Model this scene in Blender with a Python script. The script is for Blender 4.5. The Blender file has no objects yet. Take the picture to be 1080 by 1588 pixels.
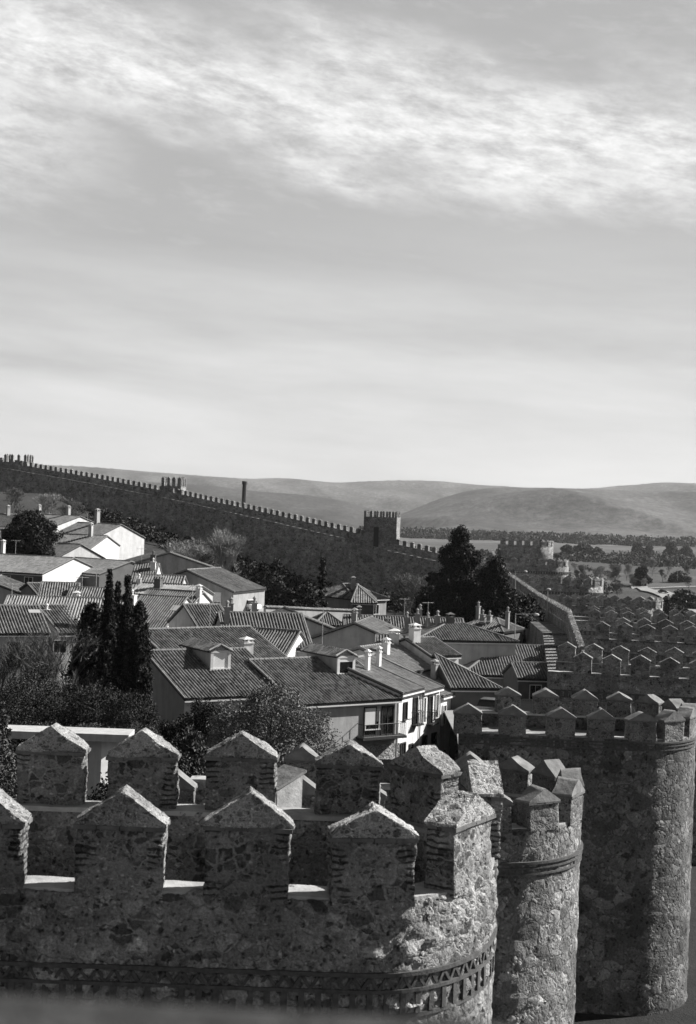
import bpy, math, random
import numpy as np
from mathutils import Vector, Matrix
random.seed(7)
rng = np.random.default_rng(11)
C = bpy.context.scene.collection
PI = math.pi
FOC = 2205.6
ROLL = math.radians(2.0)
CR, SR = math.cos(ROLL), math.sin(ROLL)

# ---------------------------------------------------------------- measuring helpers (metres, eye at the origin, looking along +Y)
def ray(px, py):
    dx, dy = px-540.0, 794.0-py
    return ((dx*CR-dy*SR)/FOC, (dx*SR+dy*CR)/FOC)
def WD(px, py, d):
    a, b = ray(px, py)
    return Vector((a*d, d, b*d))
def WZ(px, py, z):
    a, b = ray(px, py)
    d = z/b
    return Vector((a*d, d, z))

# ---------------------------------------------------------------- mesh builder
class MB:
    def __init__(s): s.v=[]; s.f=[]; s.uv=[]; s.has=False
    def add(s, vs, fs, uvs=None):
        b=len(s.v); s.v+= [tuple(x) for x in vs]
        for f in fs:
            s.f.append(tuple(b+i for i in f))
            if uvs: s.uv+= [uvs[i] for i in f]; s.has=True
            else: s.uv+= [(0.0,0.0)]*len(f)
    def box(s, c, u, v, w):          # centre and three half-axis vectors
        c,u,v,w=Vector(c),Vector(u),Vector(v),Vector(w)
        P=[c-u-v-w,c+u-v-w,c+u+v-w,c-u+v-w,c-u-v+w,c+u-v+w,c+u+v+w,c-u+v+w]
        s.add(P,[(0,3,2,1),(4,5,6,7),(0,1,5,4),(1,2,6,5),(2,3,7,6),(3,0,4,7)])
    def bx(s, x0,x1,y0,y1,z0,z1):
        s.box(((x0+x1)/2,(y0+y1)/2,(z0+z1)/2),((x1-x0)/2,0,0),(0,(y1-y0)/2,0),(0,0,(z1-z0)/2))
    def tube(s, a, b, r0, r1=None, n=6, cap=True):
        a,b=Vector(a),Vector(b); r1=r0 if r1 is None else r1
        d=(b-a)
        if d.length<1e-6: return
        d.normalize(); t=Vector((0,0,1)) if abs(d.z)<.9 else Vector((1,0,0))
        x=d.cross(t).normalized(); y=d.cross(x)
        P=[a+(x*math.cos(2*PI*i/n)+y*math.sin(2*PI*i/n))*r0 for i in range(n)]+[b+(x*math.cos(2*PI*i/n)+y*math.sin(2*PI*i/n))*r1 for i in range(n)]
        F=[(i,(i+1)%n,n+(i+1)%n,n+i) for i in range(n)]
        if cap: F+=[tuple(range(n-1,-1,-1)),tuple(range(n,2*n))]
        s.add(P,F)
    def prism(s, poly, ext):         # polygon (list of Vectors) extruded by vector
        n=len(poly); P=[Vector(p) for p in poly]; Q=[p+Vector(ext) for p in P]
        s.add(P+Q,[tuple(range(n-1,-1,-1)),tuple(range(n,2*n))]+[(i,(i+1)%n,n+(i+1)%n,n+i) for i in range(n)])
    def lathe(s, c, prof, n=12):
        c=Vector(c); P=[]; F=[]
        for r,z in prof:
            for i in range(n): P.append(c+Vector((r*math.cos(2*PI*i/n),r*math.sin(2*PI*i/n),z)))
        for k in range(len(prof)-1):
            for i in range(n): F.append((k*n+i,k*n+(i+1)%n,(k+1)*n+(i+1)%n,(k+1)*n+i))
        F.append(tuple(range(n-1,-1,-1))); F.append(tuple((len(prof)-1)*n+i for i in range(n)))
        s.add(P,F)
    def build(s, name, mat, parent=None, origin=(0,0,0), smooth=False):
        o=Vector(origin)
        me=bpy.data.meshes.new(name)
        me.from_pydata([(x-o.x,y-o.y,z-o.z) for x,y,z in s.v],[],s.f)
        if s.has:
            l=me.uv_layers.new(name='UVMap')
            l.data.foreach_set('uv',[c for t in s.uv for c in t])
        me.materials.append(mat)
        if smooth: me.polygons.foreach_set('use_smooth',[True]*len(me.polygons))
        me.validate(); me.update()
        ob=bpy.data.objects.new(name,me); C.objects.link(ob)
        if parent: ob.parent=parent
        return ob

def np_obj(name, V, F, mat, parent=None, loc=None, smooth=False):
    """V (n,3) array, F (m,k) array of equal sized faces"""
    me=bpy.data.meshes.new(name)
    V=np.asarray(V,dtype=np.float32); F=np.asarray(F,dtype=np.int32); m,k=F.shape
    me.vertices.add(len(V)); me.vertices.foreach_set('co',V.ravel())
    me.loops.add(m*k); me.loops.foreach_set('vertex_index',F.ravel())
    me.polygons.add(m); me.polygons.foreach_set('loop_start',np.arange(0,m*k,k,dtype=np.int32))
    if smooth: me.polygons.foreach_set('use_smooth',np.ones(m,dtype=bool))
    me.update(calc_edges=True); me.validate(); me.materials.append(mat)
    ob=bpy.data.objects.new(name,me); C.objects.link(ob)
    if loc is not None: ob.location=loc
    if parent: ob.parent=parent
    return ob

def empty(name, loc, label=None, cat=None, group=None, rz=0):
    o=bpy.data.objects.new(name,None); C.objects.link(o); o.empty_display_size=.5
    o.location=loc; o.rotation_euler=(0,0,rz)
    tag(o,label,cat,group); return o
def tag(o,label=None,cat=None,group=None,kind=None):
    if label: o['label']=label
    if cat: o['category']=cat
    if group: o['group']=group
    if kind: o['kind']=kind
    return o

# ---------------------------------------------------------------- materials (black and white film: all greys)
def newmat(name):
    m=bpy.data.materials.new(name); m.use_nodes=True
    nt=m.node_tree; nt.nodes.clear()
    out=nt.nodes.new('ShaderNodeOutputMaterial'); b=nt.nodes.new('ShaderNodeBsdfPrincipled')
    b.inputs['Roughness'].default_value=.9
    b.inputs['Specular IOR Level'].default_value=.25
    nt.links.new(b.outputs[0],out.inputs['Surface'])
    return m,nt,b,out
def N(nt,t,**k):
    n=nt.nodes.new('ShaderNode'+t)
    for a,b in k.items(): setattr(n,a,b)
    return n
def L(nt,a,b): nt.links.new(a,b)
def mathn(nt,op,a,b=None,c=None,clamp=False):
    n=N(nt,'Math',operation=op,use_clamp=clamp)
    for i,x in enumerate((a,b,c)):
        if x is None: continue
        if hasattr(x,'links') or hasattr(x,'is_output'): L(nt,x,n.inputs[i])
        else: n.inputs[i].default_value=x
    return n.outputs[0]
def maprange(nt,x,a,b,c=0.,d=1.,smooth=False):
    n=N(nt,'MapRange'); n.clamp=True
    if smooth: n.interpolation_type='SMOOTHSTEP'
    L(nt,x,n.inputs[0])
    for i,val in enumerate((a,b,c,d)): n.inputs[1+i].default_value=val
    return n.outputs[0]
def noise(nt,vec,scale,detail=4,rough=.55,dist=0):
    n=N(nt,'TexNoise'); n.inputs['Scale'].default_value=scale; n.inputs['Detail'].default_value=detail
    n.inputs['Roughness'].default_value=rough; n.inputs['Distortion'].default_value=dist
    if vec is not None: L(nt,vec,n.inputs['Vector'])
    return n
def setcol(nt,b,val):
    c=N(nt,'CombineColor')
    for i in range(3): L(nt,val,c.inputs[i])
    L(nt,c.outputs[0],b.inputs['Base Color'])
def pos(nt): return N(nt,'NewGeometry').outputs['Position']

def stone_mat(name, scale=4.0, lo=.07, hi=.26, mortar=.22, depth=.03, rough=.02, flat=1.0, bricks=False, disp=True, msize=.09, patch=.5, big=0):
    m,nt,b,out=newmat(name)
    p=pos(nt)
    warp=noise(nt,p,scale*.9,3,.6)
    vm=N(nt,'VectorMath',operation='SCALE'); 
    sub=N(nt,'VectorMath',operation='SUBTRACT'); L(nt,warp.outputs['Color'],sub.inputs[0]); sub.inputs[1].default_value=(.5,.5,.5)
    L(nt,sub.outputs[0],vm.inputs[0]); vm.inputs['Scale'].default_value=.75/scale
    addv=N(nt,'VectorMath',operation='ADD'); L(nt,p,addv.inputs[0]); L(nt,vm.outputs[0],addv.inputs[1])
    mp=N(nt,'Mapping'); mp.inputs['Scale'].default_value=(scale,scale,scale*1.35*flat); L(nt,addv.outputs[0],mp.inputs['Vector'])
    ve=N(nt,'TexVoronoi',feature='DISTANCE_TO_EDGE'); ve.inputs['Scale'].default_value=1; L(nt,mp.outputs[0],ve.inputs['Vector'])
    vc=N(nt,'TexVoronoi',feature='F1'); vc.inputs['Scale'].default_value=1; L(nt,mp.outputs[0],vc.inputs['Vector'])
    sep=N(nt,'SeparateColor'); L(nt,vc.outputs['Color'],sep.inputs[0])
    # second, smaller stones packed in the joints of some areas
    v2=N(nt,'TexVoronoi',feature='F1'); v2.inputs['Scale'].default_value=2.6; L(nt,mp.outputs[0],v2.inputs['Vector'])
    v2e=N(nt,'TexVoronoi',feature='DISTANCE_TO_EDGE'); v2e.inputs['Scale'].default_value=2.6; L(nt,mp.outputs[0],v2e.inputs['Vector'])
    sep2=N(nt,'SeparateColor'); L(nt,v2.outputs['Color'],sep2.inputs[0])
    small=maprange(nt,sep.outputs[1],.62,.66)
    edge1=maprange(nt,ve.outputs['Distance'],msize*.35,msize*1.3,0,1,True)
    edge2=maprange(nt,v2e.outputs['Distance'],msize*.35,msize*1.1,0,1,True)
    mixe=N(nt,'Mix',data_type='FLOAT'); L(nt,small,mixe.inputs[0]); L(nt,edge1,mixe.inputs[2]); L(nt,mathn(nt,'MULTIPLY',edge1,edge2),mixe.inputs[3])
    edge=mixe.outputs[0]
    mixc=N(nt,'Mix',data_type='FLOAT'); L(nt,small,mixc.inputs[0]); L(nt,sep.outputs[0],mixc.inputs[2]); L(nt,sep2.outputs[0],mixc.inputs[3])
    fine=noise(nt,p,scale*7,6,.7)
    patchn=noise(nt,p,.55,4,.6)
    val=maprange(nt,mixc.outputs[0],0,1,lo,hi)
    # mortar smeared over the stones in patches
    smear=maprange(nt,noise(nt,p,scale*.8,5,.7).outputs[0],.5,.62,0,patch)
    inv=mathn(nt,'MAXIMUM',mathn(nt,'SUBTRACT',1.0,edge),smear)
    mx=N(nt,'Mix',data_type='FLOAT'); L(nt,inv,mx.inputs[0]); L(nt,val,mx.inputs[2]); mx.inputs[3].default_value=mortar
    v3=mathn(nt,'MULTIPLY',mx.outputs[0],maprange(nt,fine.outputs[0],.3,.7,.55,1.5))
    v3=mathn(nt,'MULTIPLY',v3,maprange(nt,patchn.outputs[0],.32,.68,.6,1.4))
    # dark pits and holes
    pit=maprange(nt,noise(nt,p,scale*1.7,2,.5).outputs[0],.30,.38,.3,1)
    v3=mathn(nt,'MULTIPLY',v3,pit)
    dome=mathn(nt,'POWER',maprange(nt,ve.outputs['Distance'],0,.34),.6)
    dome2=mathn(nt,'POWER',maprange(nt,v2e.outputs['Distance'],0,.34),.6)
    dm=N(nt,'Mix',data_type='FLOAT'); L(nt,small,dm.inputs[0]); L(nt,dome,dm.inputs[2]); L(nt,mathn(nt,'MULTIPLY',dome2,.6),dm.inputs[3])
    vp=N(nt,'TexVoronoi',feature='F1'); vp.inputs['Scale'].default_value=3.4; L(nt,mp.outputs[0],vp.inputs['Vector'])
    sp3=N(nt,'SeparateColor'); L(nt,vp.outputs['Color'],sp3.inputs[0])
    chip=mathn(nt,'MULTIPLY',maprange(nt,sp3.outputs[0],.66,.72),maprange(nt,vp.outputs['Distance'],.22,.42,1,0))
    light=mathn(nt,'MULTIPLY',maprange(nt,sp3.outputs[1],.76,.82),maprange(nt,vp.outputs['Distance'],.2,.45,1,0))
    v3=mathn(nt,'MULTIPLY',v3,mathn(nt,'SUBTRACT',1.0,mathn(nt,'MULTIPLY',chip,.6)))
    v3=mathn(nt,'MULTIPLY',v3,mathn(nt,'ADD',1.0,mathn(nt,'MULTIPLY',light,.8)))
    h=mathn(nt,'MULTIPLY',mathn(nt,'MULTIPLY',dm.outputs[0],maprange(nt,mixc.outputs[0],0,1,.45,1.)),depth*1.5)
    h=mathn(nt,'MULTIPLY',h,mathn(nt,'SUBTRACT',1.0,mathn(nt,'MULTIPLY',smear,.6)))
    h=mathn(nt,'ADD',h,mathn(nt,'MULTIPLY',mathn(nt,'SUBTRACT',fine.outputs[0],.5),rough*1.6))
    h=mathn(nt,'ADD',h,mathn(nt,'MULTIPLY',mathn(nt,'SUBTRACT',noise(nt,p,scale*1.3,3,.6).outputs[0],.5),rough*3))
    h=mathn(nt,'ADD',h,mathn(nt,'MULTIPLY',pit,depth*.8))
    h=mathn(nt,'SUBTRACT',h,mathn(nt,'MULTIPLY',chip,depth*.5))
    if bricks:
        tc=N(nt,'TexCoord'); sx=N(nt,'SeparateXYZ'); L(nt,tc.outputs['Object'],sx.inputs[0])
        ax=mathn(nt,'ABSOLUTE',sx.outputs[0])
        wob=noise(nt,p,3.1,2,.5)
        side=maprange(nt,mathn(nt,'ADD',ax,mathn(nt,'MULTIPLY',wob.outputs[0],.5)),.60,.66)
        row=mathn(nt,'FRACT',mathn(nt,'ADD',mathn(nt,'MULTIPLY',sx.outputs[2],11.0),mathn(nt,'MULTIPLY',wob.outputs[0],1.5)))
        line=maprange(nt,row,.55,.68)
        zone=maprange(nt,noise(nt,p,1.9,1,.5).outputs[0],.46,.52)
        k=mathn(nt,'MULTIPLY',mathn(nt,'MULTIPLY',side,zone),line)
        v3=mathn(nt,'MULTIPLY',v3,mathn(nt,'SUBTRACT',1.0,mathn(nt,'MULTIPLY',k,.75)))
        h=mathn(nt,'SUBTRACT',h,mathn(nt,'MULTIPLY',k,.010))
    setcol(nt,b,v3)
    if disp:
        h=mathn(nt,'SUBTRACT',h,depth*1.15)
        d=N(nt,'Displacement'); d.inputs['Midlevel'].default_value=0; d.inputs['Scale'].default_value=1; L(nt,h,d.inputs['Height']); L(nt,d.outputs[0],out.inputs['Displacement'])
        m.displacement_method='BOTH'
    else:
        bp=N(nt,'Bump'); bp.inputs['Distance'].default_value=1; bp.inputs['Strength'].default_value=1; L(nt,h,bp.inputs['Height']); L(nt,bp.outputs[0],b.inputs['Normal'])
    return m

def plain_mat(name, val, var=.25, scale=3, rough=.9, bump=0, bscale=20, spec=.25, stain=0):
    m,nt,b,out=newmat(name); b.inputs['Roughness'].default_value=rough; b.inputs['Specular IOR Level'].default_value=spec
    p=pos(nt); n=noise(nt,p,scale,6,.65)
    v=maprange(nt,n.outputs[0],.25,.75,val*(1-var),val*(1+var))
    if stain:
        mp=N(nt,'Mapping'); mp.inputs['Scale'].default_value=(1.3,1.3,.22); L(nt,p,mp.inputs['Vector'])
        v=mathn(nt,'MULTIPLY',v,maprange(nt,noise(nt,mp.outputs[0],1.1,5,.7).outputs[0],.42,.7,1.0,1.0-stain))
    setcol(nt,b,v)
    if bump:
        bp=N(nt,'Bump'); bp.inputs['Distance'].default_value=bump; L(nt,noise(nt,p,bscale,5,.65).outputs[0],bp.inputs['Height']); L(nt,bp.outputs[0],b.inputs['Normal'])
    return m

def tile_mat(name, lo, hi, lich=.3):
    m,nt,b,out=newmat(name)
    uv=N(nt,'UVMap'); s=N(nt,'SeparateXYZ'); L(nt,uv.outputs[0],s.inputs[0])
    fu=mathn(nt,'FLOOR',mathn(nt,'ADD',s.outputs[0],.25)); fv=mathn(nt,'FLOOR',mathn(nt,'ADD',s.outputs[1],mathn(nt,'MULTIPLY',mathn(nt,'SINE',mathn(nt,'MULTIPLY',fu,12.9)),.25)))
    cb=N(nt,'CombineXYZ'); L(nt,fu,cb.inputs[0]); L(nt,fv,cb.inputs[1])
    p=pos(nt)
    w=N(nt,'TexWhiteNoise',noise_dimensions='2D'); L(nt,cb.outputs[0],w.inputs['Vector'])
    v=maprange(nt,w.outputs['Value'],0,1,lo,hi)
    n=noise(nt,p,.6,5,.7); v=mathn(nt,'MULTIPLY',v,maprange(nt,n.outputs[0],.3,.7,.8,1.2))
    n2=noise(nt,p,5,5,.7); v=mathn(nt,'ADD',v,maprange(nt,n2.outputs[0],.56,.72,0,lich*hi))
    v=mathn(nt,'MULTIPLY',v,maprange(nt,mathn(nt,'ABSOLUTE',mathn(nt,'SUBTRACT',mathn(nt,'FRACT',s.outputs[0]),.1)),.10,.22,.5,1.15))  # shade in the channels between tile columns, painted into the colour
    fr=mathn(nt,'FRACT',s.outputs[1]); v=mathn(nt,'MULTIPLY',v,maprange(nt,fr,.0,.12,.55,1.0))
    setcol(nt,b,v)
    bp=N(nt,'Bump'); bp.inputs['Distance'].default_value=.02; L(nt,noise(nt,p,14,4,.6).outputs[0],bp.inputs['Height']); L(nt,bp.outputs[0],b.inputs['Normal'])
    return m

def leaf_mat(name, lo, hi, trans=.15):
    m,nt,b,out=newmat(name); b.inputs['Roughness'].default_value=.7
    g=N(nt,'NewGeometry'); v=maprange(nt,g.outputs['Random Per Island'],0,1,lo,hi)
    setcol(nt,b,v)
    return m

M={}
M['s1']=stone_mat('rubble_stone_near',3.3,.05,.31,.20,.05,.028,1,False,patch=.75,msize=.07)
M['s1m']=stone_mat('rubble_merlon_near',3.8,.04,.22,.2,.024,.018,1,True,patch=.9,msize=.07)
M['s2']=stone_mat('granite_rubble_tower',2.1,.07,.24,.11,.045,.024,.8,False,msize=.045,patch=.8)
M['s3']=stone_mat('granite_block_tower',1.6,.05,.17,.075,.045,.022,.85,False,msize=.045,patch=.8)
M['sm']=stone_mat('rubble_merlon_mid',3.4,.06,.2,.17,.03,.012,1,False,disp=False,patch=.7)
M['sf']=stone_mat('far_masonry',2.0,.09,.28,.19,.05,.03,1,False,disp=False)
M['sfw']=stone_mat('far_wall_masonry',1.2,.10,.40,.28,.05,.03,1.3,False,disp=False)
M['cap']=stone_mat('merlon_cap_stone',6.0,.08,.30,.30,.018,.015,1,False,patch=.8)
M['capf']=plain_mat('merlon_cap_far',.17,.4,3,bump=.03,bscale=6)
M['sill']=plain_mat('sill_mortar',.34,.35,2.5,bump=.02,bscale=9)
M['brick']=plain_mat('old_brick',.075,.5,9,bump=.012,bscale=25)
M['brickl']=plain_mat('old_brick_course',.12,.5,5,bump=.012,bscale=25)
M['deck']=plain_mat('tower_deck',.2,.35,1.2,bump=.02,bscale=8)
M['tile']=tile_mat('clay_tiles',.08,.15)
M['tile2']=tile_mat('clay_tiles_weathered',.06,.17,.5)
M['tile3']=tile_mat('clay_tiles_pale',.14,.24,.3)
M['ridge']=plain_mat('ridge_tiles',.17,.35,4)
M['white']=plain_mat('white_render',.60,.12,1.5,bump=.01,stain=.22)
M['cream']=plain_mat('cream_render',.40,.15,1.2,bump=.01,stain=.25)
M['pale']=plain_mat('pale_concrete',.42,.15,1.2,bump=.01,stain=.3)
M['grey']=plain_mat('grey_render',.26,.2,1.0,bump=.01,stain=.3)
M['dark']=plain_mat('dark_render',.10,.25,1.0)
M['ashlar']=stone_mat('house_stone_base',2.2,.28,.45,.2,.03,.01,1.2,False,disp=False,patch=.1)
M['garden']=stone_mat('garden_wall_stone',3.2,.14,.34,.2,.03,.01,1.0,False,disp=False,patch=.2)
M['glass']=plain_mat('window_glass',.012,.2,2,rough=.12,spec=.5)
M['frame']=plain_mat('window_frame',.55,.1,2)
M['shutter']=plain_mat('roller_blind',.62,.06,2)
M['darkwood']=plain_mat('dark_joinery',.04,.2,3)
M['iron']=plain_mat('black_iron',.03,.2,3,rough=.5)
M['metal']=plain_mat('galvanised_metal',.35,.1,3,rough=.45)
M['bark']=plain_mat('bark',.07,.4,5)
M['barkl']=plain_mat('pale_bark',.20,.3,5)
M['twig']=plain_mat('pale_twigs',.26,.3,3)
M['twigd']=plain_mat('grey_twigs',.12,.3,3)
M['ever']=leaf_mat('evergreen_leaf',.006,.024)
M['cyp']=leaf_mat('cypress_leaf',.006,.022)
M['pine']=leaf_mat('pine_needles',.006,.022)
M['shrub']=leaf_mat('shrub_leaf',.05,.18)
M['hedge']=leaf_mat('hedge_leaf',.02,.09)
M['far']=leaf_mat('far_tree_leaf',.02,.06)
M['carw']=plain_mat('white_car_paint',.7,.03,2,rough=.3,spec=.5)
M['card']=plain_mat('dark_car_paint',.05,.05,2,rough=.25,spec=.5)
M['cars']=plain_mat('silver_car_paint',.4,.03,2,rough=.3,spec=.5)
M['tyre']=plain_mat('tyre_rubber',.02,.1,2)
SKY_A,SKY_B,SKY_H,SKY_C=.12,1.78,0.55,4.6
HAZE=.00003
EXPO=1.1
# ---------------------------------------------------------------- terrain
def sm(a,b,x):
    t=np.clip((x-a)/(b-a),0,1); return t*t*(3-2*t)
WL=[(-14,-20),(-9,10),(-4,30),(1.5,44),(5.5,62),(14.2,94),(20.5,120),(24.3,150),(26.5,190),(28,240),(30,290),(31,326)]
_wy=np.array([p[1] for p in WL],float); _wx=np.array([p[0] for p in WL],float)
def xwall(y): return np.interp(y,_wy,_wx)
FW=[(775,876,324),(700,862,331),(612,843,340),(560,828,346),(400,792,368),(280,766,388),(160,743,405),(40,722,422),(-60,705,436)]
FWP=[WD(*a) for a in FW]
_fx=np.array([p.x for p in FWP][::-1]); _fy=np.array([p.y for p in FWP][::-1])
def yfar(x): return np.interp(x,_fx,_fy)
def hnoise(x,y):
    return (np.sin(x*.021+1.3)*np.cos(y*.017+.4)+.5*np.sin(x*.05+y*.043)+.3*np.sin(x*.11-y*.09+2))
def hin(x,y):
    t=np.maximum(0,-x-4)
    h=-21+t*.115*(np.clip(y,0,600)/200)**1.25
    return np.minimum(h, 2.2+0*x)-.0
def hout(x,y):
    h=-21.5-7*sm(90,420,y)-10*sm(400,1300,y)-5*sm(1200,3000,y)
    return h+hnoise(x,y)*np.clip(y/500,0.1,1.6)
def height(x,y):
    x=np.asarray(x,float); y=np.asarray(y,float)
    a=1-sm(-1.5,1.5,x-xwall(y)); b=1-sm(-1.5,1.5,y-1.0-yfar(x))
    ins=a*b*(x<33)
    return hin(x,y)*ins+hout(x,y)*(1-ins)
def H(x,y): return float(height(x,y))
def make_ground():
    ys=np.concatenate([np.arange(-60,460,2.5),460*np.power(12000/460,np.linspace(0,1,140))])
    n=260
    t=np.linspace(-1,1,n)
    V=[];
    for y in ys:
        half=90+abs(y)*.9
        xs=np.sign(t)*(np.abs(t)**1.15)*half
        V.append(np.stack([xs,np.full(n,y),height(xs,np.full(n,y))],1))
    V=np.concatenate(V); m=len(ys)
    i=np.arange(m-1)[:,None]*n+np.arange(n-1)[None,:]; i=i.ravel()
    F=np.stack([i,i+1,i+n+1,i+n],1)
    mt,nt,b,out=newmat('ground_grass')
    p=pos(nt)
    n1=noise(nt,p,.02,6,.65); n2=noise(nt,p,.6,6,.7); n3=noise(nt,p,.004,4,.6)
    v=maprange(nt,n1.outputs[0],.35,.65,.014,.035)
    v=mathn(nt,'MULTIPLY',v,maprange(nt,n2.outputs[0],.3,.7,.5,1.5))
    sp=N(nt,'SeparateXYZ'); L(nt,p,sp.inputs[0])
    # paler ploughed fields on the far plain
    mp=N(nt,'Mapping'); mp.inputs['Scale'].default_value=(.0011,.0022,0); mp.inputs['Rotation'].default_value=(0,0,.3); L(nt,p,mp.inputs['Vector'])
    vo=N(nt,'TexVoronoi',feature='F1'); vo.inputs['Scale'].default_value=1.3; L(nt,mp.outputs[0],vo.inputs['Vector'])
    sc=N(nt,'SeparateColor'); L(nt,vo.outputs['Color'],sc.inputs[0])
    fld=maprange(nt,sc.outputs[0],.0,1.,.035,.10)
    far=maprange(nt,sp.outputs[1],500,1100)
    mx=N(nt,'Mix',data_type='FLOAT'); L(nt,far,mx.inputs[0]); L(nt,v,mx.inputs[2]); L(nt,mathn(nt,'MULTIPLY',fld,maprange(nt,n1.outputs[0],.3,.7,.6,1.3)),mx.inputs[3])
    setcol(nt,b,mx.outputs[0])
    bp=N(nt,'Bump'); bp.inputs['Distance'].default_value=.12; L(nt,noise(nt,p,5,6,.7).outputs[0],bp.inputs['Height']); L(nt,bp.outputs[0],b.inputs['Normal'])
    o=np_obj('ground',V,F,mt,smooth=True); tag(o,kind='structure')
make_ground()

# hills: real ridges several kilometres away
def hill(name, crest, d, foot, back, base, val, seed, det=6.0):
    """crest: list of (px,py) on the skyline; slope runs from distance foot up to d and down behind"""
    r=np.random.default_rng(seed)
    cx=np.array([WD(px,py,d).x for px,py in crest]); cz=np.array([WD(px,py,d).z for px,py in crest])
    n=320; xs=np.linspace(cx[0],cx[-1],n); cr=np.interp(xs,cx,cz)
    k=np.ones(7)/7; cr=np.convolve(np.pad(cr,3,mode='edge'),k,'valid')
    ph=r.uniform(0,6.28,(12,3)); fr=r.uniform(.0006,.006,(12,2))
    rows=[]; tt=np.concatenate([np.linspace(0,1,40),1+np.linspace(.05,1,10)])
    for t in tt:
        if t<=1: y=foot+(d-foot)*t; prof=math.sin(t*PI/2)**1.15
        else: y=d+(back-d)*(t-1); prof=math.cos((t-1)*PI/2)
        nz=np.zeros(n)
        for q in range(12): nz+=np.sin(xs*fr[q,0]*2+y*fr[q,1]+ph[q,0])*det/(1+q*.35)
        g=np.abs(np.sin(xs*.0045+y*.0012+nz*.02))*det*2.2
        w=math.sin(min(t,1)*PI)*(1-t)*1.7 if t<1 else 0
        z=base+(cr-base)*prof+(nz-g)*w
        if t==1: z=cr+np.random.default_rng(seed+5).normal(0,.0006*d/2,n)*0.6
        rows.append(np.stack([xs*(y/d)**.6,np.full(n,y),z],1))
    V=np.concatenate(rows); m=len(rows)
    i=(np.arange(m-1)[:,None]*n+np.arange(n-1)[None,:]).ravel()
    F=np.stack([i,i+1,i+n+1,i+n],1)
    mt,nt,b,out=newmat(name+'_scrub'); p=pos(nt)
    mp=N(nt,'Mapping'); mp.inputs['Scale'].default_value=(.004,.002,.004); L(nt,p,mp.inputs['Vector'])
    v=maprange(nt,noise(nt,mp.outputs[0],1,7,.7).outputs[0],.35,.65,val*.25,val*1.25)
    v=mathn(nt,'MULTIPLY',v,maprange(nt,noise(nt,mp.outputs[0],12,6,.8).outputs[0],.38,.62,.4,1.5))
    setcol(nt,b,v)
    o=np_obj(name,V,F,mt,smooth=True); tag(o,kind='structure'); return o
hill('far_hills',[(-300,722),(0,720),(60,721),(120,723),(200,729),(300,737),(385,743),(440,741),(470,744),(520,749),(560,747),(620,745),(680,746),(740,752),(860,759),(930,757),(960,753),(990,752),(1020,748),(1080,750),(1200,752),(1500,756)],9500,7600,11500,-46,.10,3,14)
hill('middle_hill',[(-300,738),(100,742),(280,750),(340,755),(400,762),(478,768),(530,776),(574,788),(620,800),(700,818),(760,838)],5200,3900,6500,-46,.045,5,9)
hill('scrub_hill',[(520,834),(600,806),(640,790),(680,774),(720,762),(760,757),(850,757),(930,759),(1000,762),(1080,766),(1200,772),(1500,790)],5600,3300,7500,-46,.08,9,16)

# road on the right outside the walls
def ribbon(name, pts, w, mat, lift=.06, kind='structure', n=60):
    P=[Vector((x,y,0)) for x,y in pts]; res=[]
    for i in range(len(P)-1):
        for k in range(n//(len(P)-1)):
            res.append(P[i].lerp(P[i+1],k/(n//(len(P)-1))))
    res.append(P[-1])
    mb=MB(); vs=[]; fs=[]
    for i,p in enumerate(res):
        a=res[max(0,i-1)]; b=res[min(len(res)-1,i+1)]; t=(b-a).normalized(); nn=Vector((-t.y,t.x,0))
        for s in (-1,-.33,.33,1):
            q=p+nn*w*s; vs.append((q.x,q.y,H(q.x,q.y)+lift+.5))
    for i in range(len(res)-1):
        for k in range(3): fs.append((i*4+k,i*4+k+1,i*4+k+5,i*4+k+4))
    mb.add(vs,fs); o=mb.build(name,mat); tag(o,kind=kind); return o
M['asphalt']=plain_mat('pale_asphalt',.24,.2,.4)  # even pale grey road surface
M['line']=plain_mat('road_paint',.6,.1,1)
M['pave']=plain_mat('pale_paving',.34,.2,.4)
def gp(px,py):       # where a pixel's ray meets the outer ground
    a,b=ray(px,py); d=50.
    for _ in range(4000):
        if b*d<=H(a*d,d)+.3: break
        d*=1.004
    return (a*d,d)
ribbon('road',[gp(990,908),gp(1010,916),gp(1040,926),gp(1075,940),gp(1130,965)],4.2,M['asphalt'])
ribbon('path',[gp(1000,913),gp(1040,911),gp(1090,910)],3.5,M['pave'],.03)
ribbon('far_road',[gp(1040,869),gp(1070,866),gp(1120,861)],6,M['pave'],.03)

# ---------------------------------------------------------------- the fortification
def upath(L_, a, b, step):
    """U-shaped tower plan: (x,y,nx,ny) along the outer face; the straight front side faces -y"""
    raw=[(-L_,-b)]; nst=max(2,int(L_/.1))
    raw=[(-L_+L_*i/nst,-b) for i in range(nst)]
    for i in range(121):
        t=PI*i/120; raw.append((a*math.sin(t),-b*math.cos(t)))
    raw+=[(-L_*i/nst,b) for i in range(1,nst+1)]
    raw=np.array(raw); seg=np.hypot(*(raw[1:]-raw[:-1]).T); s=np.concatenate([[0],np.cumsum(seg)])
    return raw,s
def at_path(raw,s,q):
    x=np.interp(q,s,raw[:,0]); y=np.interp(q,s,raw[:,1])
    x1=np.interp(q+.05,s,raw[:,0]); y1=np.interp(q+.05,s,raw[:,1]); x0=np.interp(q-.05,s,raw[:,0]); y0=np.interp(q-.05,s,raw[:,1])
    tx,ty=x1-x0,y1-y0; l=np.hypot(tx,ty)+1e-9; tx/=l; ty/=l
    return x,y,ty,-tx     # outward normal
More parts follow.
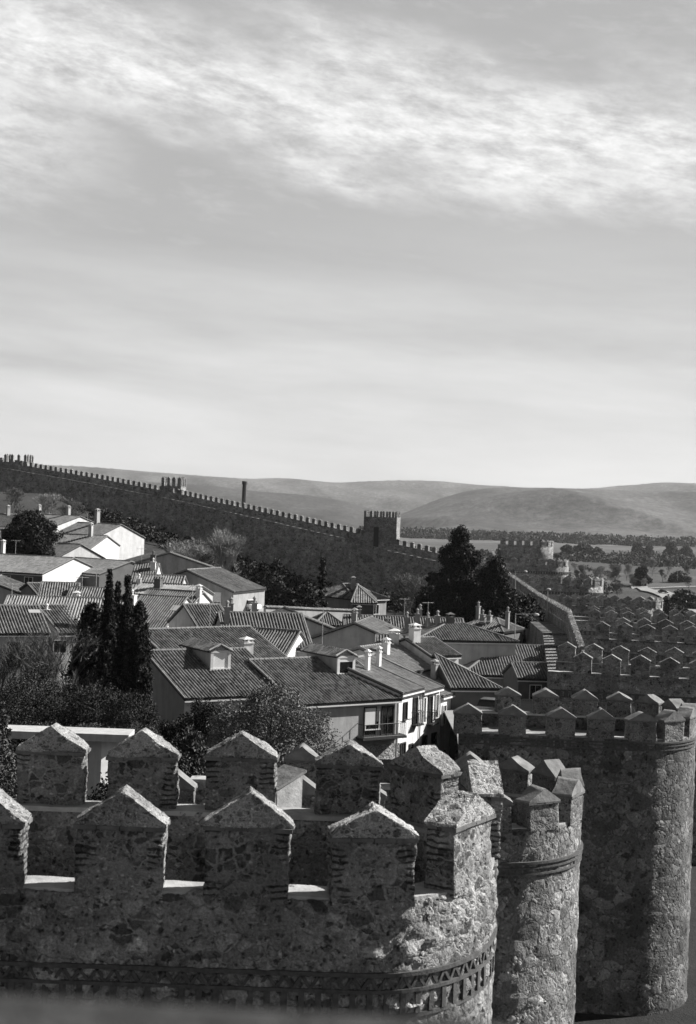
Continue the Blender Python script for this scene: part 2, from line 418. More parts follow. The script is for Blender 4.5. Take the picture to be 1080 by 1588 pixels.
def sweep(raw,s,prof,step,zstep):
    q=np.linspace(0.01,s[-1]-.01,max(8,int(s[-1]/step))); x,y,nx,ny=at_path(raw,s,q)
    pr=[]
    for (o0,z0),(o1,z1) in zip(prof[:-1],prof[1:]):
        k=max(1,int(round(math.hypot(o1-o0,z1-z0)/zstep)))
        for i in range(k): pr.append((o0+(o1-o0)*i/k,z0+(z1-z0)*i/k))
    pr.append(prof[-1]); n=len(q); m=len(pr)
    V=np.zeros((m,n,3))
    for j,(o,z) in enumerate(pr):
        V[j,:,0]=x+nx*o; V[j,:,1]=y+ny*o; V[j,:,2]=z
    i=(np.arange(m-1)[:,None]*n+np.arange(n-1)[None,:]).ravel()
    F=np.stack([i,i+1,i+n+1,i+n],1)
    return V.reshape(-1,3),F

def subdiv_box_mesh(x0,x1,y0,y1,z0,z1,st,taper=0):
    """box skin as fine grids, welded"""
    nx,ny,nz=[max(1,int(round(d/st))) for d in (x1-x0,y1-y0,z1-z0)]
    idx={}; V=[]; F=[]
    def vid(i,j,k):
        key=(i,j,k)
        if key not in idx:
            idx[key]=len(V); V.append((x0+(x1-x0)*i/nx,y0+(y1-y0)*j/ny,z0+(z1-z0)*k/nz))
        return idx[key]
    for i in range(nx):
        for k in range(nz):
            F.append((vid(i,0,k),vid(i+1,0,k),vid(i+1,0,k+1),vid(i,0,k+1))); F.append((vid(i,ny,k),vid(i,ny,k+1),vid(i+1,ny,k+1),vid(i+1,ny,k)))
    for j in range(ny):
        for k in range(nz):
            F.append((vid(0,j,k),vid(0,j,k+1),vid(0,j+1,k+1),vid(0,j+1,k))); F.append((vid(nx,j,k),vid(nx,j+1,k),vid(nx,j+1,k+1),vid(nx,j,k+1)))
    for i in range(nx):
        for j in range(ny):
            F.append((vid(i,j,nz),vid(i+1,j,nz),vid(i+1,j+1,nz),vid(i,j+1,nz)))
    return np.array(V),np.array(F)
def cap_mesh(w,t,h,ov,st,hip=.12):
    """gabled cap: grid top surface bent to a ridge running through the thickness, on a thin projecting course"""
    nx=max(4,int(w/st)//2*2); ny=max(2,int(t/st)); V=[];F=[]
    W=w/2+ov; T=t/2+ov
    def zf(x,y):
        a=1-abs(x)/W; b=min(1,(T-abs(y))/max(hip*2,1e-3)) if hip>0 else 1
        z=h*min(a, .25+.75*b if hip>0 else 1)
        return z
    for j in range(ny+1):
        for i in range(nx+1):
            x=-W+2*W*i/nx; y=-T+2*T*j/ny; V.append((x,y,.05+zf(x,y)*(1 if 0<i<nx else 0)))
    for j in range(ny):
        for i in range(nx): q=j*(nx+1)+i; F.append((q,q+1,q+nx+2,q+nx+1))
    # skirts
    def skirt(ids,flip):
        b=len(V)
        rows=max(1,int(h/st))
        # front triangle: columns down to z=.05 then lip to 0
        for r in range(rows+1):
            for q in ids:
                x,y,z=V[q]; zz=z*(1-r/rows)+0.0*(r/rows); V.append((x,y,zz))
        n=len(ids)
        for r in range(rows):
            for k in range(n-1):
                f=(b+r*n+k,b+(r+1)*n+k,b+(r+1)*n+k+1,b+r*n+k+1); F.append(f if not flip else f[::-1])
    skirt([i for i in range(nx+1)],False); skirt([ny*(nx+1)+i for i in range(nx+1)],True)
    skirt([j*(nx+1) for j in range(ny+1)],True); skirt([j*(nx+1)+nx for j in range(ny+1)],False)
    return np.array(V),np.array(F)
def jitter(V,amt,seed,base=None):
    r=np.random.default_rng(seed); k=r.uniform(2,7,(6,3)); ph=r.uniform(0,6.28,6); amp=r.uniform(.4,1,6)
    n=sum(np.sin(V@k[i]+ph[i])[:,None]*np.array([math.cos(ph[i]),math.sin(ph[i]*2),math.cos(ph[i]*3)])*amp[i] for i in range(6))
    return V+n*amt/3

_far={}
def merlon_far_mesh(w,t,hb,hc,key,mat):
    k=(key,mat.name)
    if k in _far: return _far[k]
    mb=MB(); mb.bx(-w/2,w/2,-t/2,t/2,-.1,hb)
    W=w/2+.05; T=t/2+.05; e=.12
    P=[(-W,-T,hb),(W,-T,hb),(W,T,hb),(-W,T,hb),(-W,-T,hb+.06),(W,-T,hb+.06),(W,T,hb+.06),(-W,T,hb+.06),(0,-T+e,hb+hc),(0,T-e,hb+hc)]
    mb.add(P,[(3,2,1,0),(0,1,5,4),(1,2,6,5),(2,3,7,6),(3,0,4,7),(4,5,8),(5,6,9,8),(6,7,9),(7,4,8,9)])
    o=mb.build('merlon',mat); me=o.data; bpy.data.objects.remove(o); _far[k]=me; return me
def place_mesh(name,me,parent,loc,rz,scale=(1,1,1)):
    o=bpy.data.objects.new(name,me); C.objects.link(o); o.parent=parent; o.location=loc; o.rotation_euler=(0,0,rz); o.scale=scale; return o

def merlon_near(parent, loc, rz, w,t,hb,hc,st,mb_mat,mc_mat,seed):
    V,F=subdiv_box_mesh(-w/2,w/2,-t/2,t/2,-.06,hb,st)
    V=jitter(V,.03,seed)
    m=np_obj('merlon',V,F,mb_mat,parent,loc,smooth=True); m.rotation_euler=(math.sin(seed*3.1)*.012,math.sin(seed*1.7)*.014,rz)
    V,F=cap_mesh(w,t,hc,.025,st,0); V=jitter(V,.034,seed+50)
    c=np_obj('cap',V,F,mc_mat,m,(0,0,hb),smooth=True)
    # thin brick course with slightly uneven bricks under the cap
    mb=MB(); r=random.Random(seed); k=max(4,int(w/.26)); W=w/2+.045; T=t/2+.045
    for i in range(k):
        x0=-W+2*W*i/k; x1=-W+2*W*(i+1)/k-.012
        for sy in (-1,1): mb.bx(x0,x1,sy*(T-.12)-.12+r.uniform(-.006,.006),sy*(T-.12)+.12,-.045+r.uniform(-.006,.006),.012)
    kk=max(2,int(t/.26))
    for i in range(kk):
        y0=-T+.26+(2*T-.52)*i/kk; y1=-T+.26+(2*T-.52)*(i+1)/kk-.01
        for sx in (-1,1): mb.bx(sx*(W-.12)-.12,sx*(W-.12)+.12+r.uniform(-.006,.006),y0,y1,-.045,.012)
    mb.build('brick_course',M['brickl'],m).location=(0,0,hb)
    return m

def tower(label, centre, ang, L_, a, b, zg, sill, floor, corn=None, near=0, mat=None, sp=1.84, mw=1.2, mt=.62, hb=.94, hc=.41, off=0., th=.62, step=.3, body_fine=True, group='round towers of the town wall', mer=True, spots=None):
    root=empty('stone_tower',(centre[0],centre[1],0),label,'tower',group,rz=ang)
    raw,s=upath(L_,a,b,.1)
    mat=mat or M['sf']
    zc=corn if corn else sill-1.0
    if near:
        V,F=sweep(raw,s,[(0,zg),(0,zc-.5)],near*1.6,near*1.6); np_obj('shaft',V,F,mat,root,smooth=True)
        V,F=sweep(raw,s,[(.0,zc-.5),(.0,sill),(-th,sill),(-th,floor-.1)],near,near); np_obj('parapet',V,F,M['s1'] if near<.05 else mat,root,smooth=True)
    else:
        V,F=sweep(raw,s,[(0,zg),(0,sill),(-th,sill),(-th,floor-.1)],step,2.0); np_obj('shaft',V,F,mat,root,smooth=False)
    # deck
    mb=MB(); q=np.linspace(.01,s[-1]-.01,60); x,y,nx,ny=at_path(raw,s,q)
    P=[(x[i]-nx[i]*(th-.05),y[i]-ny[i]*(th-.05),floor) for i in range(60)]
    mb.add(P,[tuple(range(60))]); mb.build('deck',M['deck'],root)
    # lighter mortar skin on the sills
    mb=MB(); n=max(40,int(s[-1]/.25)); q=np.linspace(.02,s[-1]-.02,n); x,y,nx,ny=at_path(raw,s,q); P=[];F=[]
    for i in range(n):
        for o in (-.03,-th-.02): P.append((x[i]+nx[i]*o,y[i]+ny[i]*o,sill+(.035 if near else .02)+.008*math.sin(i*1.7)))
        for o in (-.03,-th-.02): P.append((x[i]+nx[i]*o,y[i]+ny[i]*o,sill-.05))
    for i in range(n-1):
        k=4*i; F+=[(k,k+1,k+5,k+4),(k,k+4,k+6,k+2),(k+1,k+3,k+7,k+5)]
    mb.add(P,F); mb.build('sill',M['sill'],root)
    # cornice
    mb=MB(); sk=(-.03 if near<.05 else .0) if near else 0
    def ring(z0,z1,o,nn=90):
        o+=sk
        q=np.linspace(.02,s[-1]-.02,nn); x,y,nx,ny=at_path(raw,s,q); P=[];F=[]
        for i in range(nn):
            for (oo,z) in ((-.15,z0),(o,z0),(o,z1),(-.15,z1)): P.append((x[i]+nx[i]*oo,y[i]+ny[i]*oo,z))
        for i in range(nn-1):
            k=4*i
            for j in range(3): F.append((k+j,k+4+j,k+5+j,k+1+j))
        mb.add(P,F)
    if corn:
        if near and near<.05:
            ring(zc-.06,zc,.08,200); ring(zc-.29,zc-.24,.075,200); ring(zc-.66,zc-.60,.05,200)
            pitch=.24; k=int(s[-1]/pitch)
            for i in range(k):
                x,y,nx,ny=at_path(raw,s,(i+.5)*pitch); c=Vector((x,y,0)); n_=Vector((nx,ny,0)); t_=Vector((-ny,nx,0)); j=random.uniform(-.008,.008)
                # zigzag: two leaning bricks meeting in a point
                for sg in (-1,1):
                    p0=c+t_*sg*.115+Vector((0,0,zc-.24)); p1=c+t_*sg*.005+Vector((0,0,zc-.07+j)); e=t_*(.026)
                    mb.prism([p0-e-n_*.08,p0+e-n_*.08,p1+e-n_*.08,p1-e-n_*.08],n_*(.105+j))
                mb.box(c-n_*.02+Vector((0,0,zc-.445)),t_*.042,n_*(.05+j),Vector((0,0,.155)))
        else:
            hh=.30 if near else .4
            ring(zc-.05,zc+.02,.09,120); ring(zc-hh-.05,zc-hh,.06,120)
            if near:
                pitch=.26; k=int(s[-1]/pitch)
                for i in range(k):
                    x,y,nx,ny=at_path(raw,s,(i+.5)*pitch); c=Vector((x,y,0)); n_=Vector((nx,ny,0)); t_=Vector((-ny,nx,0))
                    j=random.uniform(-.02,.02); mb.box(c-n_*.03+Vector((0,0,zc-.05-hh/2+j)),t_*(.08+j),n_*(.045+j),Vector((0,0,hh/2)))
                ring(zc-hh*.52-.025,zc-hh*.52+.025,.07,120)
            else:
                pitch=.5; k=int(s[-1]/pitch)
                for i in range(k):
                    x,y,nx,ny=at_path(raw,s,(i+.5)*pitch); c=Vector((x,y,0)); n_=Vector((nx,ny,0)); t_=Vector((-ny,nx,0))
                    mb.box(c+n_*.04+Vector((0,0,zc-.05-hh/2)),t_*.13,n_*.05,Vector((0,0,hh/2)))
        mb.build('cornice',M['brick'],root)
    if mer:
        k=int((s[-1]-off)/sp)+1
        if spots: k=len(spots)
        for i in range(k):
            q=spots[i] if spots else off+i*sp
            if q<.1 or q<mw/2*(0 if spots else 1) or q>s[-1]-mw/2: continue
            x,y,nx,ny=at_path(raw,s,q); x-=nx*mt/2; y-=ny*mt/2; rz=math.atan2(nx,-ny)   # local -y is the outer face
            r=random.Random(int(centre[1]*10)+i)
            jw=1+r.uniform(-.05,.05)
            if near:
                merlon_near(root,(x,y,sill),rz+r.uniform(-.02,.02),mw*jw,mt,hb*(1+r.uniform(-.05,.05)),hc*(1+r.uniform(-.14,.14)),max(near,.035) if near<.05 else .09,M['s1m'] if near<.05 else M['sm'],M['cap'] if near<.05 else M['capf'],int(centre[1])*100+i)
            else:
                place_mesh('merlon',merlon_far_mesh(mw,mt,hb,hc,(mw,mt,hb,hc),M['sf']),root,(x,y,sill),rz,(jw,1,1+r.uniform(-.05,.05)))
    return root

T1=tower('nearest rubble tower, its rounded end in sun and brick zigzag band below',(.42,23.0),0,9.6,2.15,3.0,-21.3,-5.47,-6.85,corn=-6.47,near=.04,mat=M['s2'],mt=.46,spots=[.6,2.3,4.18,6.13,7.92,9.72,11.6,14.0,16.3,18.0,19.93,21.7,23.35,25.1])
T2=tower('slim second tower between the nearest one and the tall blocky one',(4.3,41.4),-.03,9.0,2.75,2.9,-21.5,-8.45,-9.6,corn=-9.35,near=.09,mat=M['s2'],sp=1.75,mw=1.08,mt=.55,hb=.72,hc=.38,spots=[.3,2,3.8,5.5,7.25,8.95,10.5,12.1,13.7,15.2,16.7,18.2,20,21.7,23.4])
T3=tower('tall tower of big granite blocks whose foot stands on the grass',(13.0,65.7),-.06,7.6,3.3,3.7,-21.9,-9.5,-10.15,corn=-9.62,near=.1,mat=M['s3'],hb=.85,hc=.36,mt=.6,spots=[.4,2.35,4.45,6.2,8.0,9.6,11.3,13.1,14.9,16.6,18.3,20,21.9,23.7])
T4=tower('tower behind the tall blocky one, with a dark brick line under its parapet',(24.0,94.5),-.22,10.0,4.0,3.9,-24,-9.95,-10.9,corn=-11.1,mat=M['sf'],off=.4)
T5=tower('fifth tower along the wall, its merlons seen just over the fourth',(31.0,121),-.2,9.5,3.6,3.8,-25,-9.9,-10.9,corn=-11.0,mat=M['sf'],off=.7,hb=1.05)
T6=tower('sixth tower along the wall, lower and cut by the right edge of the picture',(40.0,160),-.15,14.0,3.6,3.7,-27,-11.2,-12.2,corn=-12.3,off=.4)
T7=tower('seventh tower along the wall with a small sunlit tip beside the road',(41.2,200),-.1,12.0,3.4,3.6,-28,-11.9,-12.9,corn=-13,off=.2)
T8=tower('eighth tower along the wall, its two end merlons bright in the sun',(40.6,243),-.1,11,3.4,3.6,-29,-11.1,-12.1,corn=-12.2,off=.5)
T9=tower('narrow far tower in front of the broad high one at the corner',(41.2,284),-.1,10,3.2,3.4,-29,-9.3,-10.3,corn=-10.4,off=.5)
T10=tower('broad high corner tower standing above the trees, farthest on the right wall',(43.0,322),-.05,8.5,3.7,5.2,-29,-6.2,-7.2,corn=-9.0,off=.5)

# curtain walls between the towers
def curtain(label, p, q, zt0, zt1, zg, mat, th=.55, merl=True, hb=.94, hc=.41, walk=2.6, sp=1.84, mw=1.2, name='curtain_wall', inner=-1, par=1.1, group='stretches of the town wall', nearm=False):
    """p,q plan points; outer face on the right of p->q; walk behind the parapet on the left"""
    p=Vector((p[0],p[1],0)); q=Vector((q[0],q[1],0)); u=(q-p); Ln=u.length; u.normalize(); n=Vector((u.y,-u.x,0))*(-inner)
    root=empty(name,(p.x,p.y,zg),label,'town wall',group)
    def pt(s,o,z): return p+u*s+n*o+Vector((0,0,z))
    mb=MB()
    prof=lambda z:[(0,zg),(0,z),(-th,z),(-th,z-par),(-th-walk,z-par-.02),(-th-walk,zg)]
    k=max(1,int(Ln/3)); V=[];F=[]
    for i in range(k+1):
        s=Ln*i/k; z=zt0+(zt1-zt0)*i/k
        V+=[pt(s,o,zz) for o,zz in prof(z)]
    for i in range(k):
        for j in range(5): a=i*6+j; F.append((a,a+6,a+7,a+1))
    F.append((0,1,2,3,4,5)); F.append(tuple(k*6+j for j in (5,4,3,2,1,0)))
    mb.add(V,F); mb.build('masonry',mat,root,origin=root.location)
    if merl:
        me=merlon_far_mesh(mw,th+.02,hb,hc,(mw,th,hb,hc,'c'),mat if mat in (M['sfw'],) else M['sf']); m=int(Ln/sp); ang=math.atan2(u.y,u.x)
        for i in range(m):
            s=(i+.5)*Ln/m; z=zt0+(zt1-zt0)*s/Ln; c=pt(s,-th/2,z)-root.location
            place_mesh('merlon',me,root,c,ang)
    return root
cw=[((-5.6,26.2),(-1.2,38.6),-7.6,-9.0,'crenellated wall running from the nearest tower to the slim second tower'),
    ((-1.2,38.6),(5.4,62.4),-9.8,-13.0,'crenellated wall between the slim tower and the tall blocky tower'),
    ((7.0,68.8),(14.4,92),-15.0,-15.0,'crenellated wall between the tall blocky tower and the one behind it'),
    ((15.6,96.6),(20.6,119),-14.2,-13.2,'crenellated wall stretch beside the tiled roofs, before the fifth tower'),
    ((20.6,119),(25.0,156),-12.8,-11.6,'crenellated wall with a shaded walk curving past the fifth tower'),
    ((25.0,156),(27.4,200),-11.4,-11.9,'crenellated wall with a shaded walk below the street lamps'),
    ((27.4,200),(28.6,242),-11.9,-11.2,'crenellated wall stretch running on toward the eighth tower'),
    ((28.6,242),(30.6,286),-11.2,-9.8,'crenellated wall stretch half hidden by the cedar'),
    ((30.6,286),(33.0,320),-9.8,-8.6,'last stretch of wall before the broad corner tower')]
for i_,(p,q,a,b,lab) in enumerate(cw): curtain(lab,p,q,a,b,-26,M['sf'],sp=2.3 if i_ in (4,5,6) else 1.84,mw=1.0 if i_ in (4,5,6) else 1.2,hb=1.15 if i_ in (4,5,6) else .94)

# far wall climbing the hill on the left
zb=-30
def farwall(i0,i1,label):
    pts=FWP[i0:i1+1]; root=empty('curtain_wall',(pts[0].x,pts[0].y,pts[0].z),label,'town wall','stretches of the town wall')
    for a,b in zip(pts[:-1],pts[1:]): pass
    mb=MB(); par=MB()
    V=[];F=[];V2=[];F2=[]; c=0
    S=[]
    for a,b in zip(pts[:-1],pts[1:]):
        k=max(2,int((b-a).length/2.5))
        for i in range(k): S.append((a.lerp(b,i/k),(b-a)))
    S.append((pts[-1],pts[-1]-pts[-2]))
    for p,d in S:
        u=Vector((d.x,d.y,0)).normalized(); n=Vector((-u.y,u.x,0))      # towards the camera side
        if n.y>0: n=-n
        zz=p.z
        row=[(-2.9,zb),(-2.9,zz),(-2.3,zz),(-2.3,zz-1.6),(0,zz-1.65),(.12,zz-1.75),(0,zz-1.95),(0,zb)]
        V+=[Vector((p.x,p.y,0))+n*(o+2.5)+Vector((0,0,z)) for o,z in row]
    m=len(S)
    for i in range(m-1):
        for j in range(7): a=i*8+j; F.append((a,a+8,a+9,a+1))
    mb.add(V,F); mb.build('masonry',M['sfw'],root,origin=root.location)
    me=merlon_far_mesh(1.0,.62,1.0,.25,'fw',M['sf'])
    tot=0; nxt=.9
    for a,b in zip(pts[:-1],pts[1:]):
        d=b-a; Ln=math.hypot(d.x,d.y); u=Vector((d.x,d.y,0)).normalized(); n=Vector((-u.y,u.x,0))
        if n.y>0: n=-n
        while nxt<Ln:
            c=a+d*(nxt/Ln)-n*.1; place_mesh('merlon',me,root,c-root.location,math.atan2(u.y,u.x)); nxt+=2.05
        nxt-=Ln
    return root
farwall(0,3,'low end of the far wall on either side of the square tower')
farwall(3,5,'far wall climbing from the square tower to the brick chimney stack')
farwall(5,8,'high end of the far wall on the hill crest at the left')

def sqtower(label,px0,px1,pyt,pyb,d,depth,nm,hm,door=None,group=None,spk=.55):
    a=WD(px0,pyb,d); b=WD(px1,pyb,d); zt=WD((px0+px1)/2,pyt,d).z; zb_=a.z-3
    u=Vector((b.x-a.x,(b.x-a.x)*-.15,0)); W=u.length; u.normalize(); n=Vector((u.y,-u.x,0))
    if n.y>0:n=-n
    base=Vector((a.x,a.y,zb_)); root=empty('square_tower',base,label,'tower',group)
    def P(s,o,z): return Vector((a.x,a.y,0))+u*s-n*o+Vector((0,0,z))-base
    mb=MB(); zs=zt-hm
    mb.prism([P(0,0,zb_),P(W,0,zb_),P(W,depth,zb_),P(0,depth,zb_)],(0,0,zs-.8-zb_))
    t=.5
    for (s0,s1,o0,o1) in ((0,W,0,t),(0,W,depth-t,depth),(0,t,t,depth-t),(W-t,W,t,depth-t)):
        mb.prism([P(s0,o0,zs-.8),P(s1,o0,zs-.8),P(s1,o1,zs-.8),P(s0,o1,zs-.8)],(0,0,.8))
    mb.build('walls',M['sf'],root)
    me=merlon_far_mesh(spk,.5,hm*.75,hm*.25,('sq',spk,hm),M['sf']); an=math.atan2(u.y,u.x)
    for i in range(nm):
        s=spk/2+(W-spk)*i/(nm-1)
        for o in (t/2,depth-t/2): place_mesh('merlon',me,root,P(s,o,zs),an)
    m2=max(3,int(depth/(W/(nm-1))))
    for j in range(1,m2):
        for s in (t/2,W-t/2): place_mesh('merlon',me,root,P(s,depth*j/m2,zs),an+PI/2)
    if door:
        s,w,h=door; mb=MB(); mb.prism([P(s-w/2,-.06,zb_+3),P(s+w/2,-.06,zb_+3),P(s+w/2,.0,zb_+3),P(s-w/2,.0,zb_+3)],(0,0,h)); mb.build('doorway',M['iron'],root)
    return root
sqtower('square crenellated tower with a dark doorway on the far wall',563,614,792,852,341,7.5,6,1.5,door=(3.1,1.2,5.5))
sqtower('small turret with tall pointed merlons on the far wall, left of the chimney stack',250,281,739,768,391,5.5,4,2.6,group='turrets on the far wall',spk=.8)
sqtower('small turret with tall pointed merlons at the left edge of the far wall',6,42,704,729,424,6,4,2.4,group='turrets on the far wall',spk=.8)
# tall octagonal brick stack behind the far wall
st=empty('chimney_stack',WD(378,800,376),'tall slender brick chimney stack rising behind the far wall','chimney stack')
b0=WD(378,800,376); t0=WD(378,746,376); hh=t0.z-b0.z
mb=MB(); mb.lathe((0,0,0),[(.75,-6),(.55,hh-1.0),(.55,hh-.9)],8); mb.build('shaft',M['brick'],st)
mb=MB(); mb.lathe((0,0,hh-.9),[(.7,0),(.72,.7),(.62,.9)],8); mb.build('crown',M['brick'],st)
# ---------------------------------------------------------------- houses
def roof_plane(mb, poly, period=.27, amp=.12, thick=.14, ns=5):
    """poly: first edge is the eave (horizontal). Corrugated tile columns up the slope over a thin slab"""
    P=[Vector(p) for p in poly]; u=(P[1]-P[0]).normalized(); w=(P[-1]-P[0]); n=u.cross(w).normalized()
    if n.z<0: n=-n
    v=n.cross(u)
    if v.z<0: v=-v
    uv=[((p-P[0]).dot(u),(p-P[0]).dot(v)) for p in P]
    u0=min(a for a,_ in uv); u1=max(a for a,_ in uv)
    hs={5:[0,.08,.8,1,.8],3:[0,1,.5]}[ns]
    k=int((u1-u0)/period*ns); vs=[];fs=[];uvs=[]; prev=None
    for i in range(k+1):
        uu=u0+(u1-u0)*(i+.0)/k; uq=min(max(uu,u0+1e-4),u1-1e-4); cr=[]
        for j in range(len(uv)):
            (a,b),(c,d)=uv[j],uv[(j+1)%len(uv)]
            if (a-uq)*(c-uq)<0: cr.append(b+(d-b)*(uq-a)/(c-a))
        if len(cr)<2: prev=None; continue
        lo,hi=min(cr),max(cr); h=amp*hs[i%ns]; b0=len(vs)
        rows=4 if hi-lo>2 else 2
        for r in range(rows):
            vv=lo+(hi-lo)*r/(rows-1); sag=-.05*math.sin(PI*r/(rows-1))*math.sin(uu*.7+P[0].x)+.025*math.sin(uu*.45+P[0].y)+.014*math.sin((i//ns)*7.13)*math.sin(r*2.1+(i//ns)*3.7)
            vs.append(P[0]+u*uq+v*vv+n*(h+sag)); uvs.append((uu/period,vv/.42))
        if prev and prev[1]==rows:
            for r in range(rows-1): fs.append((prev[0]+r,b0+r,b0+r+1,prev[0]+r+1))
        prev=(b0,rows)
    mb.add(vs,fs,uvs)
    Q=[p-n*.02 for p in P]; mb.prism(Q,-n*thick)

def chimney(parent,base,p,w=.6,d=.6,h=1.4,mat=None,cap=True,rz=.5,style=0,name='chimney'):
    mat=mat or M['grey']; mb=MB(); c=Vector(p)-base; R=Matrix.Rotation(rz,3,'Z'); X=R@Vector((1,0,0)); Y=R@Vector((0,1,0)); Z=Vector((0,0,1))
    mb.box(c+Z*(h/2-.5),X*w/2,Y*d/2,Z*(h/2+.5))
    if cap:
        mb.box(c+Z*(h+.03),X*(w/2+.07),Y*(d/2+.07),Z*.035)
        if style==0:
            for sx in (-1,1):
                for sy in (-1,1): mb.box(c+Z*(h+.2)+X*sx*(w/2-.07)+Y*sy*(d/2-.07),X*.05,Y*.05,Z*.14)
            a=w/2+.09; b=d/2+.09; z=h+.34
            P=[c+X*-a+Y*-b+Z*z,c+X*a+Y*-b+Z*z,c+X*a+Y*b+Z*z,c+X*-a+Y*b+Z*z,c+Z*(z+.22)]
            mb.add(P,[(3,2,1,0),(0,1,4),(1,2,4),(2,3,4),(3,0,4)])
        else:
            mb.lathe(c+Z*(h+.06),[(.13,0),(.12,.35),(.19,.37),(.19,.42),(.02,.6)],10)
    o=mb.build(name,mat,parent); return o

def window(root,base,O,u,n,w,h,kind='glass',parent_name='window'):
    """O: centre of the sill line on the wall face"""
    O=Vector(O)-base; Z=Vector((0,0,1)); c=O+Z*h/2; fr=MB(); t=.07
    for s in (-1,1): fr.box(c+u*s*(w/2+t/2)+n*.05,u*t/2,n*.06,Z*(h/2+t))
    fr.box(c+Z*(h/2+t/2)+n*.05,u*w/2,n*.058,Z*t/2); fr.box(c-Z*(h/2+t/2)+n*.08,u*(w/2+.12),n*.1,Z*t/2)
    if kind!='blind': fr.box(c+n*.035,u*.025,n*.02,Z*h/2)
    o=fr.build(parent_name,M['frame'] if kind!='dark' else M['darkwood'],root)
    pn=MB(); pn.box(c+n*.012,u*w/2,n*.012,Z*h/2); pn.build('pane',M['glass'],o)
    if kind=='blind':
        b=MB(); k=10; hh=h*.62
        for i in range(k): b.box(c+Z*(h/2-hh*(i+.5)/k)+n*.04,u*(w/2-.01),n*.012,Z*(hh/k*.45))
        b.build('roller_blind',M['shutter'],o)
    return o

